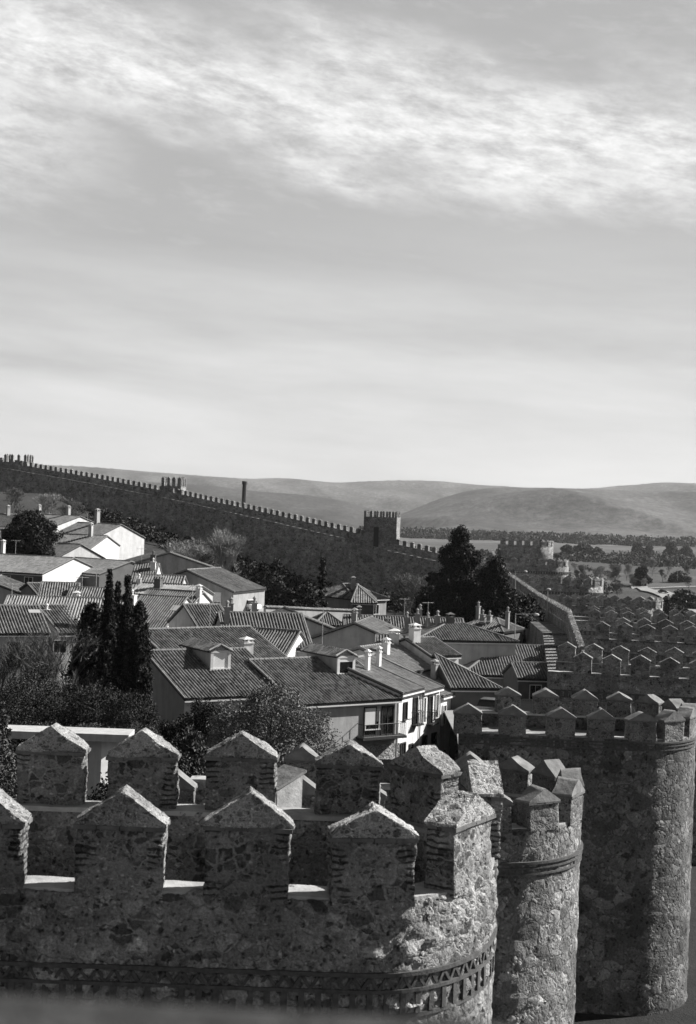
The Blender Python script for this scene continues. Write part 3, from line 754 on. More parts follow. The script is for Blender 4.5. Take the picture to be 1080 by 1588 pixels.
def house(label, rl, rr, zr=None, wf=5, wb=5, drop=2.2, zg=None, wall='cream', roof='tile', hipL=0, hipR=0, chim=(), wins=(), gwins=(), period=.27, ov=.3, wallR=None, name='house', ns=5, ridge_w=.13, group=None, skyl=(), amp=.12):
    r0=WZ(rl[0],rl[1],zr) if zr is not None else WD(*rl); r1=WZ(rr[0],rr[1],zr) if zr is not None else WD(*rr)
    zr=(r0.z+r1.z)/2; r0.z=r1.z=zr
    u=(r1-r0); Ln=u.length; u.normalize(); n=Vector((u.y,-u.x,0)); Z=Vector((0,0,1))
    mid=(r0+r1)/2; g=zg if zg is not None else H(mid.x,mid.y)-3.5
    base=Vector((mid.x,mid.y,g)); root=empty(name,base,label,'house',group)
    ze=zr-drop; zeb=zr-drop*wb/wf
    A=r0+u*hipL; B=r1-u*hipR
    fe0=r0+n*wf-Z*drop; fe1=r1+n*wf-Z*drop; be0=r0-n*wb+Z*(zeb-zr); be1=r1-n*wb+Z*(zeb-zr)
    sl=drop/wf
    def ovf(p,so,dn): return p+u*so+n*dn*ov-Z*(sl*ov)
    o2=.12
    mb=MB()
    F0=ovf(fe0,-o2 if not hipL else -ov,1); F1=ovf(fe1,o2 if not hipR else ov,1); B0=ovf(be0,-o2 if not hipL else -ov,-1); B1=ovf(be1,o2 if not hipR else ov,-1)
    RA=A-u*(0 if hipL else o2); RB=B+u*(0 if hipR else o2)
    roof_plane(mb,[F0-base,F1-base,RB-base,RA-base],period,ns=ns,amp=amp)
    roof_plane(mb,[B1-base,B0-base,RA-base,RB-base],period,ns=ns,amp=amp)
    if hipL: roof_plane(mb,[B0-base,F0-base,RA-base],period,ns=ns,amp=amp)
    if hipR: roof_plane(mb,[F1-base,B1-base,RB-base],period,ns=ns,amp=amp)
    ro=mb.build('roof',M[roof],root)
    # ridge and verge tiles
    mb=MB()
    def run(a,b,r=ridge_w):
        a=Vector(a)-base+Z*.05; b=Vector(b)-base+Z*.05; k=max(2,int((b-a).length/.45))
        for i in range(k): mb.tube(a.lerp(b,i/k),a.lerp(b,(i+1)/k),r*1.08,r*.9,6,False)
    run(RA,RB)
    if hipL: run(RA,F0); run(RA,B0)
    else: run(RA,F0,.09); run(RA,B0,.09)
    if hipR: run(RB,F1); run(RB,B1)
    else: run(RB,F1,.09); run(RB,B1,.09)
    mb.build('ridge_tiles',M['ridge'],ro)
    # walls
    k=.16
    def sec(p,e0,e1,hp):
        if hp: return [Vector((e0.x,e0.y,g)),Vector((e0.x,e0.y,e0.z-k)),Vector((e1.x,e1.y,e1.z-k)),Vector((e1.x,e1.y,g))]
        return [Vector((e0.x,e0.y,g)),Vector((e0.x,e0.y,e0.z-k)),Vector((p.x,p.y,p.z-k)),Vector((e1.x,e1.y,e1.z-k)),Vector((e1.x,e1.y,g))]
    if hipL or hipR:
        mb=MB(); P=[fe0-Z*k,fe1-Z*k,be1-Z*k,be0-Z*k]; Q=[Vector((p.x,p.y,g)) for p in P]; V=[p-base for p in Q+P]
        mb.add(V,[(0,1,5,4),(1,2,6,5),(2,3,7,6),(3,0,4,7),(4,5,6,7)])
        if not hipR: mb.add([fe1-Z*k-base,be1-Z*k-base,r1-Z*k-base],[(0,1,2)])
        if not hipL: mb.add([fe0-Z*k-base,be0-Z*k-base,r0-Z*k-base],[(0,1,2)])
    else:
        mb=MB(); S0=[p-base for p in sec(r0,fe0,be0,0)]; S1=[p-base for p in sec(r1,fe1,be1,0)]
        mb.add(S0+S1,[(0,1,2,3,4),(9,8,7,6,5),(0,5,6,1),(1,6,7,2),(2,7,8,3),(3,8,9,4)])
    mb.build('walls',M[wall],root)
    if wallR:   # thin skin of another render on the right gable
        mb=MB(); S=[p-base+u*.02 for p in sec(r1,fe1,be1,hipR)]; mb.prism(S,u*.03); mb.build('gable_wall',M[wallR],root)
    # fascia under the eaves
    mb=MB(); mb.prism([F0-base-Z*.16,F1-base-Z*.16,F1-base-Z*.26,F0-base-Z*.26],-n*.08); mb.build('gutter',M['frame'],root)
    for (s,zo,w,h,kd) in wins: window(root,base,Vector((fe0.x,fe0.y,ze))+u*s-Z*zo,u,n,w,h,kd)
    for (s,zo,w,h,kd) in gwins:                       # on the right gable: s measured from the front corner inward
        window(root,base,Vector((fe1.x,fe1.y,ze))-n*s-Z*zo+(u*.05 if wallR else u*0),-n,u,w,h,kd)
    for c in chim:
        s,t,w,h,mt,stl=c                              # s along ridge, t 0 ridge..1 eave (neg = back)
        p=r0+u*s+n*(t*wf)-Z*(abs(t)*drop); chimney(ro,base,p,w,w,h,M[mt],True,math.atan2(u.y,u.x),stl)
    for s,t,w,l in skyl:
        mb=MB(); p=r0+u*s+n*(t*wf)-Z*(t*drop)-base; v=(n*wf-Z*drop).normalized(); nn=u.cross(-v); nn=nn if nn.z>0 else -nn
        mb.box(p+nn*.1,u*w/2,v*l/2,nn*.06); sk=mb.build('skylight',M['metal'],ro)
    return dict(root=root,base=base,r0=r0,r1=r1,u=u,n=n,fe0=fe0,fe1=fe1,be1=be1,be0=be0,roof=ro,ze=ze,sl=sl,g=g)

def dormer(h,s,t,w=1.7,hh=1.5,dark=False):
    """gabled dormer standing on the front slope; s along ridge, t down the slope to its face"""
    base=h['base'];u=h['u'];n=h['n'];Z=Vector((0,0,1)); sl=h['sl']; L_=3.1
    wf=(h['fe0']-h['r0']); wf.z=0; wl=wf.length
    c=h['r0']+u*s+n*t*wl-Z*(t*wl*sl)-base            # foot of the face on the roof
    zt=hh
    # body
    mb=MB(); F=[c-u*w/2-Z*.2,c+u*w/2-Z*.2,c+u*w/2+Z*zt,c+Z*(zt+.42),c-u*w/2+Z*zt]; mb.prism(F,-n*(zt/sl+.3) if zt/sl<L_+2 else -n*L_)
    d=mb.build('dormer',M['cream'],h['roof'])
    # roof of dormer
    mb=MB(); back=-n*(zt/sl+1.1); ev=c+Z*(zt-.06); pk=c+Z*(zt+.48); o=n*.25
    roof_plane(mb,[ev-u*(w/2+.22)+back,ev-u*(w/2+.22)+o,pk+o,pk+back],.27,.08,.08)
    roof_plane(mb,[ev+u*(w/2+.22)+o,ev+u*(w/2+.22)+back,pk+back,pk+o],.27,.08,.08)
    mb.build('dormer_roof',M['tile2'],d)
    # front surround and pane
    fr=MB(); W=w/2
    for sg in (-1,1): fr.box(c+u*sg*(W-.1)+n*.05+Z*(zt/2),u*.12,n*.07,Z*(zt/2))
    fr.box(c+n*.05+Z*(zt-.08),u*(W+.02),n*.09,Z*.09); fr.box(c+n*.05+Z*.06,u*(W+.05),n*.12,Z*.07)
    for sg in (-1,1): fr.prism([c+u*sg*(W+.15)+Z*(zt-.02),c+u*sg*(W+.15)+Z*(zt+.1),c+Z*(zt+.55),c+Z*(zt+.4)],n*.14)
    fr.build('dormer_frame',M['white'],d)
    pn=MB(); pn.box(c+n*.04+Z*(zt*.5),u*(W-.2),n*.02,Z*(zt*.42)); pn.build('pane' if dark else 'roller_blind',M['glass'] if dark else M['shutter'],d)
    if dark:
        pn=MB(); pn.box(c+n*.07+Z*(zt*.8),u*(W-.2),n*.02,Z*(zt*.12)); pn.build('roller_blind',M['shutter'],d)

# --- nearest row
h1=house('long tiled house behind the bushes with a pale blinded dormer and a capped chimney',(226,1010),(378,1006.5),-11.4,7.4,6.5,2.6,-22,'cream','tile2',chim=[(9.3,-.12,.85,.7,'white',0)],wins=[(1.2,2.6,1.1,1.3,'blind'),(5,2.6,1.1,1.3,'glass')],ov=.35)
dormer(h1,4.8,.46)
h2=house('tiled house with a dark dormer window and an iron balcony at its corner',(388,1024),(543,1018.5),-12.0,6.9,4.5,2.5,-22,'cream','tile2',wins=[(7.1,2.35,1.25,1.5,'blind')],ov=.35)
dormer(h2,7.2,.42,dark=True)
# third side of h2: the canted corner bay and the street row
Cn=Vector((h2['fe1'].x+.05,h2['fe1'].y-.02,-14.5)); U3=Vector((.44,.898,0)); N3=Vector((.898,-.44,0)); Zv=Vector((0,0,1))
def street_house(label,s0,s1,ze,mat,wall,wins,chim=None,wr=6.3,rise=2.2,balc=None):
    c0=Cn+U3*s0; c1=Cn+U3*s1; c0.z=c1.z=ze
    r0=c0-N3*wr+Zv*rise; r1=c1-N3*wr+Zv*rise
    g=-23.5; base=Vector(((c0.x+c1.x)/2,(c0.y+c1.y)/2,g)); root=empty('house',base,label,'house','street houses in a stepped row')
    mb=MB(); o=N3*.35-Zv*.12
    roof_plane(mb,[c0+o-base,c1+o-base,r1-base,r0-base],.25,.09)
    b0=c0-N3*wr*1.9+Zv*(rise*.1); b1=c1-N3*wr*1.9+Zv*(rise*.1)
    roof_plane(mb,[b1-base,b0-base,r0-base,r1-base],.25,.09)
    ro=mb.build('roof',M[mat],root)
    mb=MB(); rr=[r0-base+Zv*.05,r1-base+Zv*.05]
    mb.tube(rr[0],rr[1],.13,.13,6); mb.tube(rr[0],c0+o-base+Zv*.05,.09,.09,6); mb.tube(rr[1],c1+o-base+Zv*.05,.09,.09,6); mb.build('ridge_tiles',M['ridge'],ro)
    mb=MB(); k=Zv*.16
    S0=[Vector((c0.x,c0.y,g)),c0-k,r0-k,b0-k,Vector((b0.x,b0.y,g))]; S1=[Vector((c1.x,c1.y,g)),c1-k,r1-k,b1-k,Vector((b1.x,b1.y,g))]
    mb.add([p-base for p in S0+S1],[(4,3,2,1,0),(5,6,7,8,9),(1,6,5,0),(2,7,6,1),(3,8,7,2),(4,9,8,3)]); mb.build('walls',M[wall],root)
    mb=MB(); mb.prism([c0+o-base-k,c1+o-base-k,c1+o-base-k-Zv*.12,c0+o-base-k-Zv*.12],-N3*.12); mb.build('cornice',M['white'],root)
    mb=MB(); mb.tube(c1-U3*.15+N3*.1-base-Zv*.3,Vector((c1.x,c1.y,g))-U3*.15+N3*.1-base,.06,.06,6); mb.build('drainpipe',M['metal'],root)
    for (s,zo,w,h,kd) in wins:
        O=c0+U3*s-Zv*zo
        window(root,base,O,U3,N3,w,h,kd)
        if kd=='dark' and h>1.9 and balc:
            bl=MB(); c=O-base
            bl.box(c+N3*.3-Zv*.05,U3*(w/2+.25),N3*.3,Zv*.05)
            for i in range(7): bl.tube(c+N3*.55+U3*(-(w/2+.2)+(w+.4)*i/6),c+N3*.55+U3*(-(w/2+.2)+(w+.4)*i/6)+Zv*1,.02,.02,4)
            bl.tube(c+N3*.55-U3*(w/2+.22)+Zv,c+N3*.55+U3*(w/2+.22)+Zv,.03,.03,4)
            for sg in(-1,1): bl.tube(c+U3*sg*(w/2+.22)+Zv,c+N3*.55+U3*sg*(w/2+.22)+Zv,.03,.03,4)
            bl.build('balcony',M['iron'],root)
    if chim:
        for s,t,w,h,mt in chim: 
            p=c0+U3*s-N3*(wr*t)+Zv*(rise*t); chimney(ro,base,p,w,w*.8,h,M[mt],True,1.12,0)
    return root
street_house('first pale house of the stepped street row, next to the corner balcony',0.,4.3,-14.05,'tile3','white',[(1.2,2.3,.6,1.3,'dark'),(3.2,2.9,.75,2.1,'dark'),(1.0,6.6,.8,2.4,'dark'),(2.6,6.0,.6,1.5,'dark')],[(2.2,.62,.42,1.15,'white')],balc=True,rise=2.0)
street_house('second pale house of the stepped street row with tall balcony doors',4.35,8.5,-14.35,'tile3','white',[(.7,2.7,.5,2.0,'glass'),(2.0,2.9,.75,2.2,'dark'),(3.4,2.6,.6,1.9,'glass'),(1.0,6.7,.9,2.8,'dark'),(3.0,6.5,.9,2.6,'dark')],[(1.4,.72,.42,1.15,'white')],balc=True,rise=2.1)
street_house('third, lower house of the stepped street row with a grey chimney',8.55,19.0,-15.15,'tile3','white',[(.9,2.6,.7,1.6,'glass'),(3.2,2.1,.55,1.1,'glass'),(5,2.1,.55,1.1,'dark'),(6.8,2.1,.55,1.1,'dark'),(8.8,2.5,.7,1.7,'dark'),(.9,6.2,.8,1.3,'dark')],[(4.6,.5,.6,1.2,'grey')],wr=5.0,rise=1.5)
# corner bay with balcony on h2
def corner_bay():
    base=h2['base']; root=h2['root']; u=h2['u']; n=h2['n']
    e=Vector((h2['fe1'].x,h2['fe1'].y,-14.6)); c=e-u*1.9+n*.0
    z0=-17.4
    for k,sg in enumerate((-1,1)):
        window(root,base,c+u*sg*.85+n*.02+Zv*(z0+.1+14.6),u,n,1.05,2.15,'dark','french_door')
        if k==0:
            b=MB(); b.box(c+u*sg*.85+n*.09+Zv*(z0+14.6+1.55)-base,u*.5,n*.02,Zv*.65); b.build('roller_blind',M['shutter'],root)
    bl=MB(); q=Vector((c.x,c.y,z0))-base
    bl.box(q+n*.5-Zv*.06,u*2.1,n*.5,Zv*.09); bl.build('balcony_slab',M['darkwood'],root)
    bl=MB()
    for i in range(23): bl.tube(q+n*.95+u*(-2.0+4.0*i/22),q+n*.95+u*(-2.0+4.0*i/22)+Zv*1.05,.015,.015,4)
    for i in range(1,5):
        for sg in (-1,1): bl.tube(q+n*(.95*i/5)+u*2.0*sg,q+n*(.95*i/5)+u*2.0*sg+Zv*1.05,.015,.015,4)
    for z in (.08,1.05):
        bl.tube(q+n*.95-u*2.0+Zv*z,q+n*.95+u*2.0+Zv*z,.03,.03,5)
        for sg in (-1,1): bl.tube(q+u*2.0*sg+Zv*z,q+n*.95+u*2.0*sg+Zv*z,.03,.03,5)
    bl.build('railing',M['iron'],root)
    # stone plinth below the balcony
    s=MB(); s.box(Vector((c.x,c.y,-20.5))-base+n*.06,u*2.1,n*.06,Zv*2.4); s.build('stone_plinth',M['ashlar'],root)
    # flower pots on the balcony
    mb=MB(); mb.tube(e-u*.12+n*.1-base,Vector((e.x,e.y,-22))-u*.12+n*.1-base,.05,.05,6); mb.build('drainpipe',M['metal'],root)
corner_bay()
def mast(h,s,t,ht,dish=True,arms=4):
    base=h['base']; p=h['r0']+h['u']*s+h['n']*(t*5)-base; p.z-=abs(t)*5*h['sl']
    mb=MB(); mb.tube(p-Zv*.3,p+Zv*ht,.035,.025,5)
    d=Vector((.8,.5,0)).normalized(); e=Vector((-.5,.8,0)).normalized()
    mb.tube(p+Zv*(ht-.1)-d*.7,p+Zv*(ht-.1)+d*.7,.018,.018,4)
    for i in range(arms): 
        q=p+Zv*(ht-.1)+d*(-.6+1.2*i/max(1,arms-1)); mb.tube(q-e*(.25),q+e*.25,.012,.012,4)
    a=mb.build('antenna',M['metal'],h['roof'])
    if dish:
        mb=MB(); c=p+Zv*(.9)+Vector((.1,-.25,0)); f=Vector((.35,-.85,.4)).normalized(); x=f.cross(Zv).normalized(); y=f.cross(x); P=[c-f*.1];F=[]
        for r,o in ((.18,-.07),(.38,.02)):
            for i in range(14): P.append(c+(x*math.cos(2*PI*i/14)+y*math.sin(2*PI*i/14))*r+f*o)
        F=[(0,1+i,1+(i+1)%14) for i in range(14)]+[(1+i,15+i,15+(i+1)%14,1+(i+1)%14) for i in range(14)]
        mb.add(P,F); mb.tube(c-f*.08,c+f*.35,.012,.012,4); mb.tube(c-f*.08,p+Zv*.8,.02,.02,4); mb.build('satellite_dish',M['frame'],a)
    return a

# --- second line of roofs
d1=house('weathered tiled roof directly behind the long dormer house',(215,977),(386,972.5),-10.3,6.8,4,2.5,-22,'grey','tile2',ov=.2)
d2=house('small tiled house with a white end gable behind the dormers',(388,974.5),(464,979.5),-10.5,5.5,4.2,3.3,-22,'cream','tile2',wallR='white',ov=.15,chim=[])
r4=house('house with a wide pale gable turned to the camera beyond the white gable',(500,937),(472,955.5),-8.9,6.6,6.6,2.35,-22,'cream','tile',ov=.3) if False else None
# wide gable facing the camera: ridge runs away from us
def gable_front(label,apex,zr,yaw,Ln,w,drop,wall='cream',roof='tile',g=None,chim=(),wins=(),dd=None,name='house',wl=None):
    """apex pixel on the front gable; ridge leaves along heading yaw (radians from +Y, positive to the right)"""
    A=WZ(apex[0],apex[1],zr) if dd is None else WD(apex[0],apex[1],dd)
    zr=A.z; back=Vector((math.sin(yaw),math.cos(yaw),0)); rt=Vector((back.y,-back.x,0)); wl=wl or w
    g=g if g is not None else H(A.x,A.y)-3.5
    base=Vector((A.x,A.y,g)); root=empty(name,base,label,'house')
    B=A+back*Ln; o=.3; sl=drop/w; mb=MB()
    el=A-rt*wl-Zv*(sl*wl); er=A+rt*w-Zv*drop; bl_=el+back*Ln; br=er+back*Ln
    f=-back*.3
    roof_plane(mb,[er+rt*o-Zv*sl*o+f-base,br+rt*o-Zv*sl*o-base,B-base,A+f-base],.27)
    roof_plane(mb,[bl_-rt*o-Zv*sl*o-base,el-rt*o-Zv*sl*o+f-base,A+f-base,B-base],.27)
    ro=mb.build('roof',M[roof],root)
    mb=MB()
    def run(a,b,r):
        a=a-base+Zv*.06; b=b-base+Zv*.06; k=max(2,int((b-a).length/.4))
        for i in range(k): mb.tube(a.lerp(b,i/k),a.lerp(b,(i+1)/k),r*1.1,r*.85,6,True)
    run(A+f,B,.13); run(A+f,er+rt*o-Zv*sl*o+f,.12); run(A+f,el-rt*o-Zv*sl*o+f,.12); mb.build('ridge_tiles',M['ridge'],ro)
    mb=MB(); k=Zv*.16
    S0=[Vector((el.x,el.y,g)),el-k,A-k,er-k,Vector((er.x,er.y,g))]; S1=[p+back*Ln for p in S0]
    mb.add([p-base for p in S0+S1],[(4,3,2,1,0),(5,6,7,8,9),(1,6,5,0),(2,7,6,1),(3,8,7,2),(4,9,8,3)]); mb.build('walls',M[wall],root)
    for (s,zo,ww,hh,kd) in wins: window(root,base,A+rt*s-Zv*zo,rt,-back,ww,hh,kd)
    for c in chim:
        s,t,ww,hh,mt,stl=c; p=A+back*s+rt*(t*w)-Zv*(abs(t)*drop); chimney(ro,base,p,ww,ww,hh,M[mt],True,-yaw,stl)
    return dict(root=root,base=base,r0=A,u=back,n=rt,roof=ro,sl=sl)
r4=gable_front('wide pale gable turned to the camera beyond the small white gable',(470,956),-10.5,-.2,12,7.3,2.75,'cream','tile',-22)
mast(h2,7.8,-.3,4.6)
e1=house('striped tiled roof with a narrow white gable, right of the cypresses',(222,923.5),(289,927),-9.6,6.5,4.0,3.1,-22,'cream','tile',wallR='white',ov=.15,chim=[(.3,.55,.8,1.9,'white',1)],skyl=[(4.6,.35,.8,1.1)])
f1=house('tiled roof ending in a bright white gable below the chimney pots',(232,914),(314,918.5),-9.5,5,3.5,2.4,-22,'cream','tile',wallR='white',ov=.15,chim=[(6.5,.2,.5,.9,'white',0)])
g1=house('steep striped roof with a skylight, right of the narrow white gable',(286,938),(339,938),-9.6,6,4,2.9,-22,'cream','tile',ov=.15,skyl=[(3.0,.3,.6,.7)])
g2=house('long striped roof with two grey chimneys before the parked cars',(341,950),(467,952.5),-9.4,6,4.2,2.5,-22,'cream','tile',ov=.15,chim=[(.4,.35,.45,1.5,'grey',1),(1.1,-.15,.4,1.1,'grey',1),(3.2,-.1,.45,1.1,'grey',1)])
mast(e1,1.5,-.2,2.6,False); mast(g1,1.0,-.1,2.2,False); mast(k1_ if False else d1,7.5,-.2,2.4,False)
# --- roofs in the middle distance, right
m1=house('low hipped roof at the left of the roof cluster before the cedar',(487,950),(527,951),-12.0,3,3,1.1,-22,'dark','tile',hipL=1.4,hipR=1.4)
m2=gable_front('dark gabled roof with a stub chimney in the middle of the roof cluster',(551,966),-10.9,.2,9,4.4,1.7,'cream','tile',-22,chim=[(.6,-.05,.5,1.0,'grey',0)])
m3=house('long low roof dotted with vents behind the roof cluster',(535,954),(716,960),-11.2,5,4,1.6,-22,'dark','tile2',chim=[(1.5,.1,.45,.8,'grey',0),(8.2,-.1,.4,1.0,'grey',1),(10,.3,.35,.5,'white',0),(4.5,.5,.5,.4,'dark',0)],ov=.2)
m4=house('big hipped roof with pale hips and a group of chimney pots',(692,966),(716,966.5),-10.2,7.5,6,2.1,-22,'white','tile',hipL=.0001,hipR=.0001) if False else None
m4=house('big hipped roof with pale hips and a group of chimney pots',(631,965.5),(779,968),-11.0,4.2,4.0,1.3,-22,'cream','tile',hipL=4.3,hipR=4.3,chim=[(.6,-.5,.4,1.0,'grey',1),(1.5,-.35,.4,1.2,'grey',1),(2.6,-.3,.36,.8,'grey',1),(3.5,-.2,.4,.9,'grey',1),(4.6,.0,.7,.6,'dark',0)])
m5=house('small roof of paired chimneys between the cedar and the big hipped roof',(728,956),(796,961),-11.8,3,3,1.2,-22,'dark','tile',hipL=2,hipR=2,chim=[(1.4,.2,.4,1.5,'grey',1),(2.4,.5,.5,1.0,'grey',1),(3.2,.45,.5,.9,'grey',1),(5.4,.4,.4,1.4,'grey',1)])
m6=house('small white-walled house with low tiled roof at the centre of the cluster',(630,990),(672,989),-11.5,4,3,1.2,-22,'white','tile',wins=[(1.2,1.7,.8,1.0,'glass')],ov=.25,chim=[(.4,.2,.8,1.2,'white',0)])
m7=house('long dark roof stretching right toward the town wall above the iron balcony',(708,998),(873,1003),-13.0,6.6,4,2.3,-23,'grey','tile',hipL=4.5,ov=.3)
m8=house('striped hipped roof with a pale hip beside the street row',(676,1015),(745,1016),-12.5,5.6,4.5,2.2,-23,'dark','tile',hipR=4.2,ov=.3,wins=[(9.3,2.4,1.2,1.8,'dark')])
m9=house('short striped roof with pale verge behind the white street chimneys',(600,1006),(672,1004),-12.5,4.6,4,1.7,-23,'cream','tile3',ov=.25)
m10=gable_front('low mossy roof sloping behind the corner house chimney',(560,1004),-12.0,.5,8,5,1.7,'cream','tile3',-23,chim=[(1.5,.35,.55,1.0,'white',0)])
m11=house('pale capped chimney house between the two middle roofs',(585,985),(612,986),-11.5,3.4,3,1.2,-23,'cream','tile2',chim=[(1.6,.5,.9,.9,'white',0)])
# shaded building with an iron balcony near the wall
def dark_house():
    h=house('shaded dark house with a long railed balcony near the town wall',(795,1028),(872,1030),-13.6,3.0,4,1.0,-23,'dark','tile',ov=.3,wins=[(1.6,2.6,1.0,1.9,'glass'),(4.0,2.6,1.0,1.9,'glass')])
    base=h['base'];u=h['u'];n=h['n']; q=Vector((h['fe0'].x,h['fe0'].y,-17.4))-base
    mb=MB(); mb.box(q+u*2.9+n*.6,u*2.8,n*.6,Zv*.09)
    for i in range(25): mb.tube(q+u*(.15+5.5*i/24)+n*1.15,q+u*(.15+5.5*i/24)+n*1.15+Zv*.95,.025,.025,4)
    mb.tube(q+u*.15+n*1.15+Zv*.95,q+u*5.65+n*1.15+Zv*.95,.04,.04,4); mb.build('balcony',M['metal'],h['root'])
dark_house()

# --- left cluster
k1=house('pale house with a small square window at the left edge below striped tiles',(-14,939.5),(58,940),-10.0,6.2,5,2.0,-20,'cream','tile2',wins=[(1.2,3.1,.9,2.2,'dark'),(5.4,1.8,1.1,1.1,'glass')],ov=.2,skyl=[(3.8,.25,1.1,.8)])
k2=house('house partly hidden by the cypresses with pale walls and a leaning roof',(60,939),(160,938.5),-10.0,6.2,4,2.1,-20,'cream','tile2',ov=.2,chim=[(3.2,.85,.9,1.9,'grey',0)])
k3=house('long striped roof behind the left houses with a round white vent',(14,924.5),(200,930),-9.4,5.2,4,1.8,-20,'cream','tile3',ov=.2,chim=[(4.2,.75,.5,.4,'white',1)])
k4=house('small shed roof in front of the brilliant white gable',(66,903.5),(122,905),-8.9,4.5,3,1.5,-19,'dark','tile2',ov=.25)
k5=house('low striped roof right of the little shed roof',(112,911),(172,913),-9.2,4.6,3,1.8,-19,'dark','tile2',ov=.2,chim=[(1.1,.8,.6,.8,'white',0)])
k5b=house('tiny slanting roof beside the blank pale wall at the left',(44,905),(64,905),-9.0,5,2,1.8,-19,'grey','tile2',ov=.2)
k5c=house('low house with a bright side wall cut by the left edge of the picture',(-30,896),(2,893),-8.7,7,4,2.2,-19,'cream','tile2',ov=.2,wallR='white')
k6=house('house with a brilliant white gable, its long roof reaching the left edge',(-14,858.5,206),(114,866,200),None,7.0,5.5,2.0,-20,'dark','tile',wallR='white',ov=.25,wins=[(8.5,2.2,1.2,1.6,'glass'),(12.2,2.2,1.3,1.6,'glass'),(3,2.2,1.1,1.6,'glass')],period=.32,ns=3,chim=[(1.6,-.1,.5,1.8,'white',0)])
k7=house('dark fronted house joined to the right of the brilliant white gable',(118,866,212),(203,870,205),None,6,5,1.7,-20,'dark','tile',ov=.25,wins=[(3.2,2.2,1.2,1.5,'glass'),(5.8,2.2,1.2,1.5,'glass')],period=.32,ns=3)
k8=house('tall white gabled house highest among the left roofs',(122,811,262),(188,813,254),None,7.0,5.5,2.9,-18,'white','tile',wallR='white',ov=.2,period=.34,ns=3,chim=[(5.4,.0,.7,2.2,'cream',0)])
k8b=house('narrow house with white end wall in front of the tall white gable',(84,828,244),(166,831,240),None,5.5,4,2.2,-18,'cream','tile',wallR='white',ov=.2,period=.34,ns=3,wins=[(6.2,1.9,1.1,1.0,'glass')],chim=[(7.7,.1,.6,1.9,'cream',0)])
k9=house('small house with a triangular white gable by the round pine',(92,842,236),(126,845,231),None,5.0,4.5,2.4,-18,'grey','tile',wallR='white',ov=.2,period=.34,ns=3,chim=[(.3,.6,.6,1.2,'white',0)])
k10=house('house with a white stepped verge, farthest back among the left roofs',(66,798,292),(124,801,285),None,7,5,2.2,-14,'dark','tile',wallR='white',ov=.2,period=.36,ns=3,chim=[(-.2,.1,.6,1.8,'cream',0),(7.2,-.1,.6,1.8,'cream',0)])
k11=house('low tiled roof at the far left edge under the hill',(-30,797,285),(30,797,290),None,7,5,2.4,-14,'grey','tile',ov=.2,period=.36,ns=3,chim=[(5.6,.1,.6,1.6,'cream',0)])
k12=house('blank dark house with white verge just right of the dark strip',(176,848,228),(214,850,226),None,5,4,2.0,-20,'dark','tile',ov=.2,period=.34,ns=3) if False else None
n1=gable_front('broad low gabled house crowned by a pot above the town roofs',(263,857),None,-.2,14,9.5,3.0,'grey','tile',-22,chim=[(.5,0,.4,.8,'grey',1)],dd=210)
n2=house('low roof with tall capped chimney left of the broad gabled house',(212,873,196),(246,874,196),None,5,4,2.6,-22,'cream','tile',ov=.2,period=.32,ns=3,chim=[(2.2,-.1,.7,1.4,'dark',1),(2.5,.3,.7,1.0,'white',1)],wallR='white')
n3=house('roof with a pale verge and small attic opening in the middle left',(214,893,178),(286,892,178),None,5,4,1.6,-22,'cream','tile2',ov=.2,period=.32,ns=3,chim=[(.6,.6,.5,.6,'white',1)])
n4=gable_front('house with a sunlit side wall and blinds in front of the pale bare tree',(291,884),None,.35,10,6.6,2.4,'grey','tile',-22,dd=183,wins=[(3.9,4.6,1.9,1.9,'blind')])
n5=house('stubby pale house front above the white gable roofs',(222,905,170),(312,908,168),None,3.6,4,1.0,-22,'cream','tile3',ov=.2,period=.32,ns=3,chim=[(2.6,.4,.8,1.0,'dark',0)])
for hh_,s_ in ((k1,2.0),(k3,7.0),(k6,4.0),(k8,2.0),(n2,.6),(k5,2.5)): mast(hh_,s_,-.1,2.3,False)
mast(m4,2.5,-.2,2.4,False); mast(m7,3.0,-.1,2.6,False); mast(m3,6.5,-.1,2.2,False)
# villa before the far wall
v1=house('villa with low hipped roofs standing alone under the far wall',(512,906,232),(560,905,238),None,5.6,5,2.0,-26,'grey','tile2',hipL=3.2,hipR=3.2,ov=.4,period=.36,ns=3,wins=[(3.4,2.9,1.0,2.2,'blind'),(5.2,2.6,1.3,1.5,'glass')])
v2=house('wing of the villa with an open porch and pale hips',(550,906,231),(580,907,231),None,6.5,5,2.4,-26,'dark','tile2',hipL=.6,hipR=2.8,ov=.5,period=.36,ns=3,chim=[(-.2,-.3,.7,1.4,'grey',0)])
# garden wall with a tiled coping
def garden_wall(label,a,b,h,mat,cop=True,th=.35,down=3):
    base=Vector((a.x,a.y,a.z-h)); root=empty('garden_wall',base,label,'wall'); u=(b-a); Ln=u.length; u.normalize(); n=Vector((u.y,-u.x,0)).normalized(); Z=Vector((0,0,1))
    mb=MB(); mb.prism([a-base-n*th/2,b-base-n*th/2,b-base+n*th/2,a-base+n*th/2],Vector((0,0,-h-down))); mb.build('masonry',M[mat],root)
    if cop:
        mb=MB(); A=a-base;B=b-base
        roof_plane(mb,[A+n*(th/2+.18)-Z*.05,B+n*(th/2+.18)-Z*.05,B+Z*.16,A+Z*.16],.27,.05,.05); roof_plane(mb,[B-n*(th/2+.18)-Z*.05,A-n*(th/2+.18)-Z*.05,A+Z*.16,B+Z*.16],.27,.05,.05)
        mb.build('coping',M['tile3'],root)
    return root
garden_wall('long garden wall with tiled coping below the villa',WD(411,941,170),WD(548,947,186),2.5,'grey')
garden_wall('rough stone garden wall at the foot of the corner house',WD(560,1176,92),WD(655,1178,90),3.5,'garden',False)
